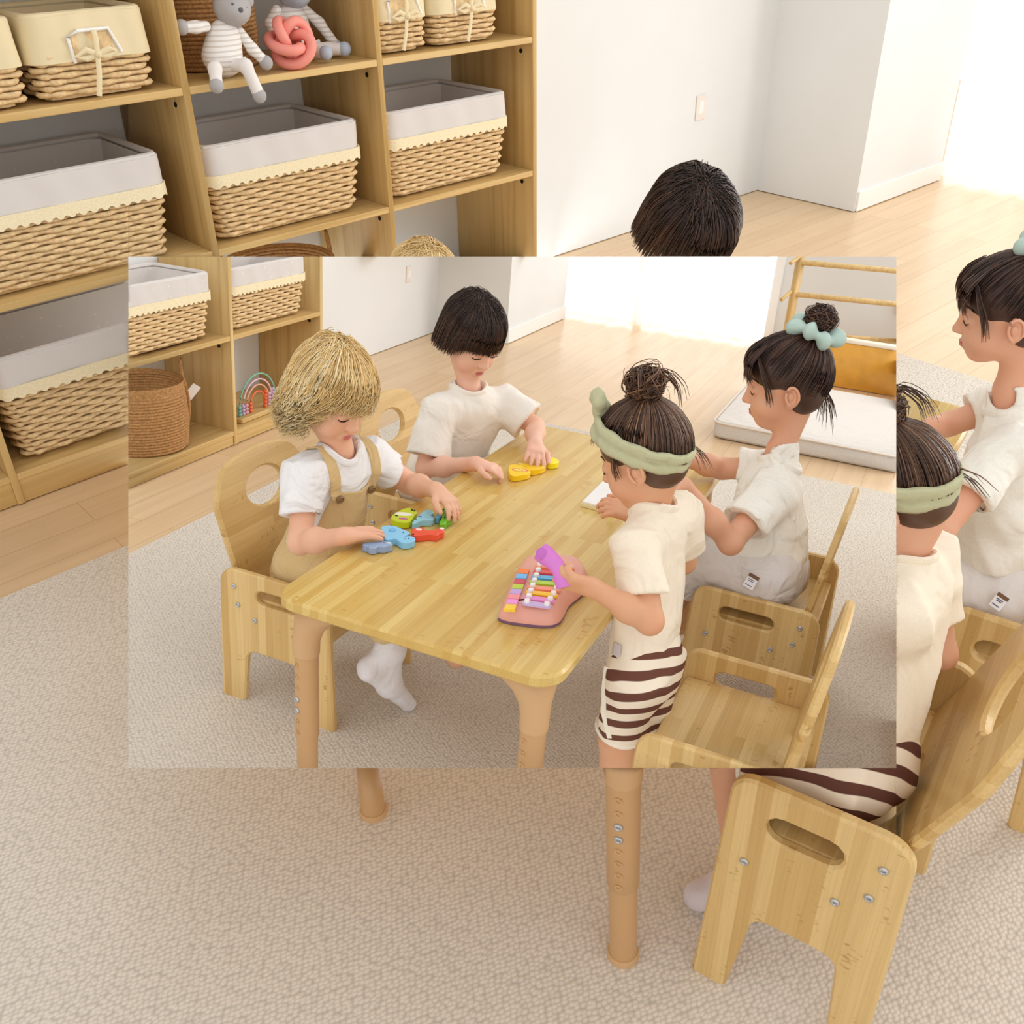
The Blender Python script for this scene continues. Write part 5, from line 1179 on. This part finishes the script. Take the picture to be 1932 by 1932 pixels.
sh, SS, ax = headband_girl(J, F, L, k, t, S, base, .31, slim=.76)
so, SQ = striped_shorts(J, F, k, t, base, ax, .15, slim=.78)
up, F2, L2 = ax
q = on_surf(SQ, pel + L2 * .02, L2, .003); pts = [on_surf(SQ, pel + up * z + F2 * f, L2, .003) for z, f in ((.02, .045), (-.03, .050), (-.09, .052), (-.14, .040))]
obj('side_piping', ribbon(pts, .010, [L2] * 4, .002, base), col('cream_trim', (246, 238, 222), .9, .1), so)
lt = patch(SS, pel + up * .045 + F2 * .030, F2, up, L2, lambda q: .0115, 0, .024, col('woven_label', (214, 208, 214), .6), 'woven_label', sh, base, .004, 4, 4, .0015)
if lt: lt.location = (0, 0, 0)
for s in 'L':
    toe = J['anL'] + F * .10 - UPV * .045; heel = J['anL'] - F * .03 - UPV * .045; q = Sdf(np.min([toe, heel, J['anL']], 0) - .06, np.max([toe, heel, J['anL']], 0) + .12, .004); q.cone(J['anL'] + UPV * .085, J['anL'], .034, .034); limb_sock(q, J['anL'], toe, heel, 1.0); q.build('sock', cloth('lilac_sock', (214, 206, 214), 300, .2), t, base)
# toy handset in her hand
t = thing('toy_handset', 'violet pink toy handset held by the headband girl', 'toy', (0, 0, 0)); p0, p1, p2, p3 = at(1019, 1040, 1.80), at(1033, 1062, 1.79), at(1050, 1082, 1.78), at(1066, 1108, 1.775); c = (p1 + p2) / 2; place(t, c)
pts = [p0, p0 * .5 + p1 * .5, p1, p1 * .5 + p2 * .5, p2, p2 * .5 + p3 * .5, p3]; vd = unit(c - EYE); bow_ = np.cross(unit(p3 - p0), vd)
g = tube([p - c + bow_ * .010 * math.sin(math.pi * i / 6) for i, p in enumerate(pts)], [.0175, .0185, .0165, .015, .015, .0165, .016], 10, False, True, .62, tuple(vd)); obj('handle', g, col('orchid_plastic', (214, 122, 204), .4, .5), t)
obj('ear_piece', lathe([(.0001, 0), (.010, 0), (.011, .003), (.008, .0045)], 14).xf(basis(p0 - c + (p1 - p0) * .2 - vd * .010, *frame_of(-vd), -vd)), col('orchid_dark', (196, 104, 190), .4, .5), t)

# 4. girl with the mint scrunchie, sitting
def bun_girl(J, F, L, k, t, S, base, seed=31):
    cr = cloth('ivory_slub_%d' % seed, (249, 245, 234), 300, .45); sh, SS, ax = shirt(J['pel'], J['shc'], F, L, k, J['shR'], J['elR'], J['shL'], J['elL'], J['neck'], cr, t, base, .31 * k, 1.05, .62, seed, None, .050, .0024, .0045)
    hm = hair_mat('espresso_hair_%d' % seed, (34, 22, 17), (72, 48, 38), (122, 86, 66)); R = J['R']; c = J['head']
    absol(cap(S, c, R, k, hm, t, .005, (((0, .088, -.040), (.066, .050, .078)), ((0, .035, -.095), (.10, .07, .050)), ((.085, .02, -.03), (.03, .040, .04)), ((-.085, .02, -.03), (.03, .040, .04)))), base)
    def hl(ph):
        a = abs(ph); z = np.interp(a, [0, .8, 1.25, 1.7, 2.2, 3.15], [.064, .050, .018, -.010, -.044, -.064]); f = np.interp(z, [-.066, -.03, .02], [.60, .82, 1]); return np.array([.071 * math.sin(ph) * f, -.012 + .086 * math.cos(ph) * f, z])
    B_ = np.array([0, -.062, .100]); H = pulled_hair(c, R, k, hm, t, seed, B_, hl, 1700); bun_of(H, c, R, k, (0, -.080, .140), .034, 520, .0012, .85, .25)
    fr = []
    for x in np.linspace(-.058, .058, 12): fr.append(([(x * .7, .040, .098), (x, .072, .074), (x * 1.05, .084, .048), (x * 1.08, .082, .024)], 26, .004))
    for s in (1, -1): fr.append(([(s * .05, .06, .075), (s * .070, .055, .045), (s * .073, .045, .010), (s * .070, .042, -.028)], 14, .004))
    fr.append(([(0, -.084, -.030), (.006, -.094, -.065), (.012, -.094, -.105)], 26, .012)); fringe(H, c, R, k, fr, .0013)
    absol(H.build('hair', hm, t), base)
    mm = cloth('mint_satin', (188, 212, 202), 600, .2); mm.node_tree.nodes['Principled BSDF'].inputs['Roughness'].default_value = .38
    axis = unit(np.array([0, -.42, .9])); a, b = frame_of(axis); g = G(); n, m = 96, 14; cc = B_ + axis * .014
    for i in range(n):
        q = 2 * math.pi * i / n; lob = .5 + .5 * math.cos(7 * q + .6 * math.sin(2 * q)); mr = .012 + .013 * lob; RR = .040 + .006 * lob
        d = math.cos(q) * a + math.sin(q) * b
        for j in range(m):
            p = 2 * math.pi * j / m; pt = cc + d * (RR + mr * math.cos(p)) + axis * mr * .85 * math.sin(p) + axis * .006 * math.sin(3 * q); g.v.append(tuple(c + R @ (pt * k) - base))
    g.f = [(i * m + j, i * m + (j + 1) % m, ((i + 1) % n) * m + (j + 1) % m, ((i + 1) % n) * m + j) for i in range(n) for j in range(m)]
    obj('scrunchie', g, mm, t, ang=None)
    return sh, SS, ax
k = 1.07; shc = at(1458, 908, 2.50); pel = at(1448, 1083, 2.50) + TV * .018; head = at(1482, 722, 2.42)
J, F, L = joints(shc, (-.95, .28), k, .108, pel, at(1472, 850, 2.47), head, (-.95, .16, -.20), roll=.02)
J.update(elL=at(1378, 1024, 2.33), wrL=at(1290, 918, 2.26), elR=at(1362, 884, 2.66), wrR=at(1290, 866, 2.60), knL=tp(.605, .965, .385), knR=tp(.595, 1.075, .385), anL=tp(.555, .955, .14), anR=tp(.545, 1.06, .14))
J['handL'] = (at(1255, 895, 2.24) - J['wrL'], (0, -.3, .9), -1, dict()); J['handR'] = (at(1250, 866, 2.58) - J['wrR'], (0, -.3, .9), 1, dict())
t, S, P, base, bd = person('seated girl in ivory tee with mint satin scrunchie, next to the empty chair', J, k, F, (226, 174, 142), (66, 44, 34), group='children playing at the table')
sh, SS, ax = bun_girl(J, F, L, k, t, S, base)
so, SQ = striped_shorts(J, F, k, t, base, ax, .17, 6, cloth('pale_grey_cotton', (232, 226, 222)), True)
up, F2, L2 = ax
def care_tag(px, py, d, k, sh, base, ang=-.35):
    c = at(px, py, d); vd = unit(np.array([0, 0, FRAME['H']]) - c); a, b = frame_of(vd); x = a * math.cos(ang) + b * math.sin(ang); y = -a * math.sin(ang) + b * math.cos(ang)
    m = basis(c - base, x, y, vd); g = prism(rrect(-.0135 * k, .0135 * k, -.018 * k, .018 * k, .001, 1), [], 0, .0012); lab = obj('care_label', g.xf(m), col('label_white', (240, 238, 240), .6), sh)
    obj('label_band', prism(rrect(-.0135 * k, .0135 * k, .009 * k, .018 * k, .001, 1), [], .0012, .0018).xf(m), col('label_brown', (120, 84, 60), .6), lab)
    for yy, ww in ((.004, .009), (.0, .007), (-.011, .010)): obj('label_print', prism(rrect(-ww * k, ww * k * .8, yy * k - .0009, yy * k + .0009, .0003, 1), [], .0012, .0016).xf(m), col('label_ink', (90, 96, 120), .6), lab)
qs = [q for q in (SS.cast(EYE, ray(1417, 1098), 3.4), SQ.cast(EYE, ray(1417, 1098), 3.4)) if q is not None]
dd = min([(q - EYE) @ R_B[2] for q in qs] or [2.44]) - .010
care_tag(1417, 1097, dd, 1.0, sh, base)

# ---- the children seen in the room around (frame A)
use_frame('A')
def simple(head, look, k, down):                # joints for a figure mostly out of view
    pel = head + np.array([0, 0, -.42 * k]) + down; return pel
# dark-haired boy: only his hair clears the trimmed edge
def cropped_head(label, head, look, k, skin, hairm, ends, seed, crown, wave, lift):
    R = head_rot(np.array(look)); t = thing('person', label, 'person', (head[0], head[1], 0)); base = np.array([head[0], head[1], 0])
    S = Sdf(head - .16 * k, head + .16 * k, .0036 * k); P = build_head(S, head, R, k); S.build('head', skin_mat('skin_%d' % seed, skin), t, base)
    absol(cap(S, head, R, k, hairm, t, .009, (((0, .085, -.055), (.070, .055, .068)),)), base); absol(bowl_hair(head, R, k, hairm, t, seed, ends, 2000, .010, 0, .0014, lift, crown=crown, wave=wave), base); return t
cropped_head('dark brown bowl-cut head bent forward in front of the white wall', at(1300, 440, 1.60), (.25, -.72, -.62), .87, (232, 186, 160), hd_, ends_bowl, 41, (.01, -.02), 0, .013)
cropped_head('blond head in front of the end bay of the tall pine shelf', at(800, 548, 1.95), (.5, -.65, -.45), .80, (232, 184, 154), hb, ends_bob, 43, (0, -.02), .01, .014)
# girl with the headband on the big chair, seen from behind
k = .83; shc = at(1725, 1105, 1.36); pel = at(1620, 1436, 1.38); head = at(1690, 925, 1.34)
J, F, L = joints(shc, (-.86, .50), k, .085, pel, at(1702, 1062, 1.355), head, (-.62, .50, -.72), roll=.0)
J.update(elR=at(1775, 1235, 1.42), wrR=at(1690, 1200, 1.50), elL=at(1600, 1200, 1.30), wrL=at(1520, 1150, 1.35), knL=C1 + CU * -.165 + CN * -.105 + UPV * .432, knR=C1 + CU * -.175 + CN * .03 + UPV * .432, anL=at(1392, 1610, 1.60), anR=at(1440, 1640, 1.62))
t, S, P, base, bd = person('toddler girl sitting on the big bamboo chair, sage headband and striped shorts', J, k, F, (226, 176, 146), (72, 48, 36), h=.0036)
sh, SS, ax = headband_girl(J, F, L, k, t, S, base, .36, seed=51)
so, SQ = striped_shorts(J, F, k, t, base, ax, .17, 8, stripes('brown_stripe_seat', (240, 226, 206), (100, 64, 54), .034, 2, (.75, -.25, 0), .55, .010))
for nm, an, toe, heel in (('sock', J['anL'], onz(1318, 1690, .030), onz(1372, 1672, .030)), ('sock', J['anR'], onz(1400, 1712, .028), onz(1436, 1690, .028))):
    q = Sdf(np.min([toe, heel, an], 0) - .06, np.max([toe, heel, an], 0) + .09, .004); q.chain([an, heel], [.028, .026]); q.chain([heel, toe], [.028, .026], .02); q.build(nm, cloth('lilac_sock_a', (222, 214, 220), 300, .2), t, base)
# girl with the mint scrunchie behind her
k = .80; shc = at(1905, 800, 1.66); pel = at(1880, 1110, 1.755); head = at(1900, 585, 1.56)
J, F, L = joints(shc, (-.90, .42), k, .085, pel, at(1905, 735, 1.63), head, (-.90, .30, -.18), roll=.0)
J.update(elL=at(1775, 1000, 1.55), wrL=at(1700, 900, 1.55), elR=at(1790, 800, 1.76), wrR=at(1710, 830, 1.72), knL=at(1740, 1080, 1.745), knR=at(1745, 1050, 1.84), anL=at(1722, 1215, 1.82), anR=at(1735, 1195, 1.90))
J['handL'] = (at(1660, 860, 1.55) - J['wrL'], (0, -.3, .9), -1, dict()); J['handR'] = (at(1670, 800, 1.70) - J['wrR'], (0, -.3, .9), 1, dict())
t, S, P, base, bd = person('seated girl with mint scrunchie and white sleeves on the chair behind the big chair', J, k, F, (232, 180, 150), (66, 44, 34), h=.0034)
sh, SS, ax = bun_girl(J, F, L, k, t, S, base, 61)
so, SQ = striped_shorts(J, F, k, t, base, ax, .17, 9, cloth('pale_grey_cotton_a', (232, 226, 222)), True)
EA = np.array([0, 0, H_A]); qs = [q for q in (SS.cast(EA, ray(1885, 1135), 3.0), SQ.cast(EA, ray(1885, 1135), 3.0)) if q is not None]; dd = min([(q - EA) @ R_A[2] for q in qs] or [1.6]) - .010
care_tag(1885, 1135, dd, .75, sh, base)

# ------------------------------------------------------------------ the photograph is two views laid one over the other: the table group is set into the room as a cut-away section,
# and both are trimmed with real caps where they meet
bpy.context.view_layer.update()
CUT = [242.0, 484.0, 1691.0, 1449.0]
def cut_planes():
    x0, y0, x1, y1 = CUT; d = lambda x, y: R_B.T @ np.array([(x - CPX) / FPX, (y - CPX) / FPX, 1.0])
    c = [d(x0, y0), d(x1, y0), d(x1, y1), d(x0, y1)]
    out = []
    for a, b in ((0, 3), (2, 1), (1, 0), (3, 2)):           # left, right, top, bottom; normals point inwards
        n = unit(np.cross(c[a], c[b])); mid = sum(c) / 4
        out.append(n if n @ mid > 0 else -n)
    return out
PL = cut_planes()
def bis(bm, n, inner, keep_pos):
    g = bm.verts[:] + bm.edges[:] + bm.faces[:]
    r = bmesh.ops.bisect_plane(bm, geom=g, dist=1e-6, plane_co=inner[0], plane_no=inner[1], clear_inner=keep_pos, clear_outer=not keep_pos)
    ed = [e for e in r['geom_cut'] if isinstance(e, bmesh.types.BMEdge) and e.is_valid and e.is_boundary]
    if 3 <= len(ed) <= 4000: bmesh.ops.holes_fill(bm, edges=ed, sides=0)
def trim(o, inside):
    me = o.data
    if me is None or not len(me.vertices): return
    n = len(me.vertices); co = np.empty(n * 3, np.float32); me.vertices.foreach_get('co', co); co = co.reshape(-1, 3)
    mw = np.array(o.matrix_world); wc = co @ mw[:3, :3].T + mw[:3, 3] - EYE
    sd = [wc @ p for p in PL]; allin = all((s >= 0).all() for s in sd); out = [(s < 0).all() for s in sd]
    if inside and allin: return
    if inside and any(out): DEAD.append(o); return
    if not inside and any(out): return
    if not inside and allin: DEAD.append(o); return
    inv = o.matrix_world.inverted(); nt = o.matrix_world.to_3x3().transposed()
    pl = [(inv @ Vector(EYE), (nt @ Vector(p)).normalized()) for p in PL]
    if inside:
        bm = bmesh.new(); bm.from_mesh(me)
        for q in pl: bis(bm, None, q, True)
    else:
        bm = bmesh.new(); tmp = []
        for i in range(4):
            b = bmesh.new(); b.from_mesh(me)
            for j in range(i): bis(b, None, pl[j], True)
            bis(b, None, pl[i], False); m2 = bpy.data.meshes.new('piece'); b.to_mesh(m2); b.free(); bm.from_mesh(m2); bpy.data.meshes.remove(m2)
    if not len(bm.faces): DEAD.append(o); bm.free(); return
    nm = me.copy() if me.users > 1 else me
    bm.to_mesh(nm); bm.free()
    if nm is not me: o.data = nm
DEAD = []
for k, lst in CLIP.items():
    for o in lst: trim(o, k == 'B')
for o in DEAD:
    for ch in list(o.children):
        ch_m = ch.matrix_world.copy()
        if ch not in DEAD: ch.parent = o.parent; ch.matrix_world = ch_m
for o in DEAD: bpy.data.objects.remove(o)
for o in [q for q in COL.objects if q.type == 'EMPTY' and not q.children]: bpy.data.objects.remove(o)
for o in [q for q in COL.objects if q.type == 'EMPTY' and not q.children]: bpy.data.objects.remove(o)
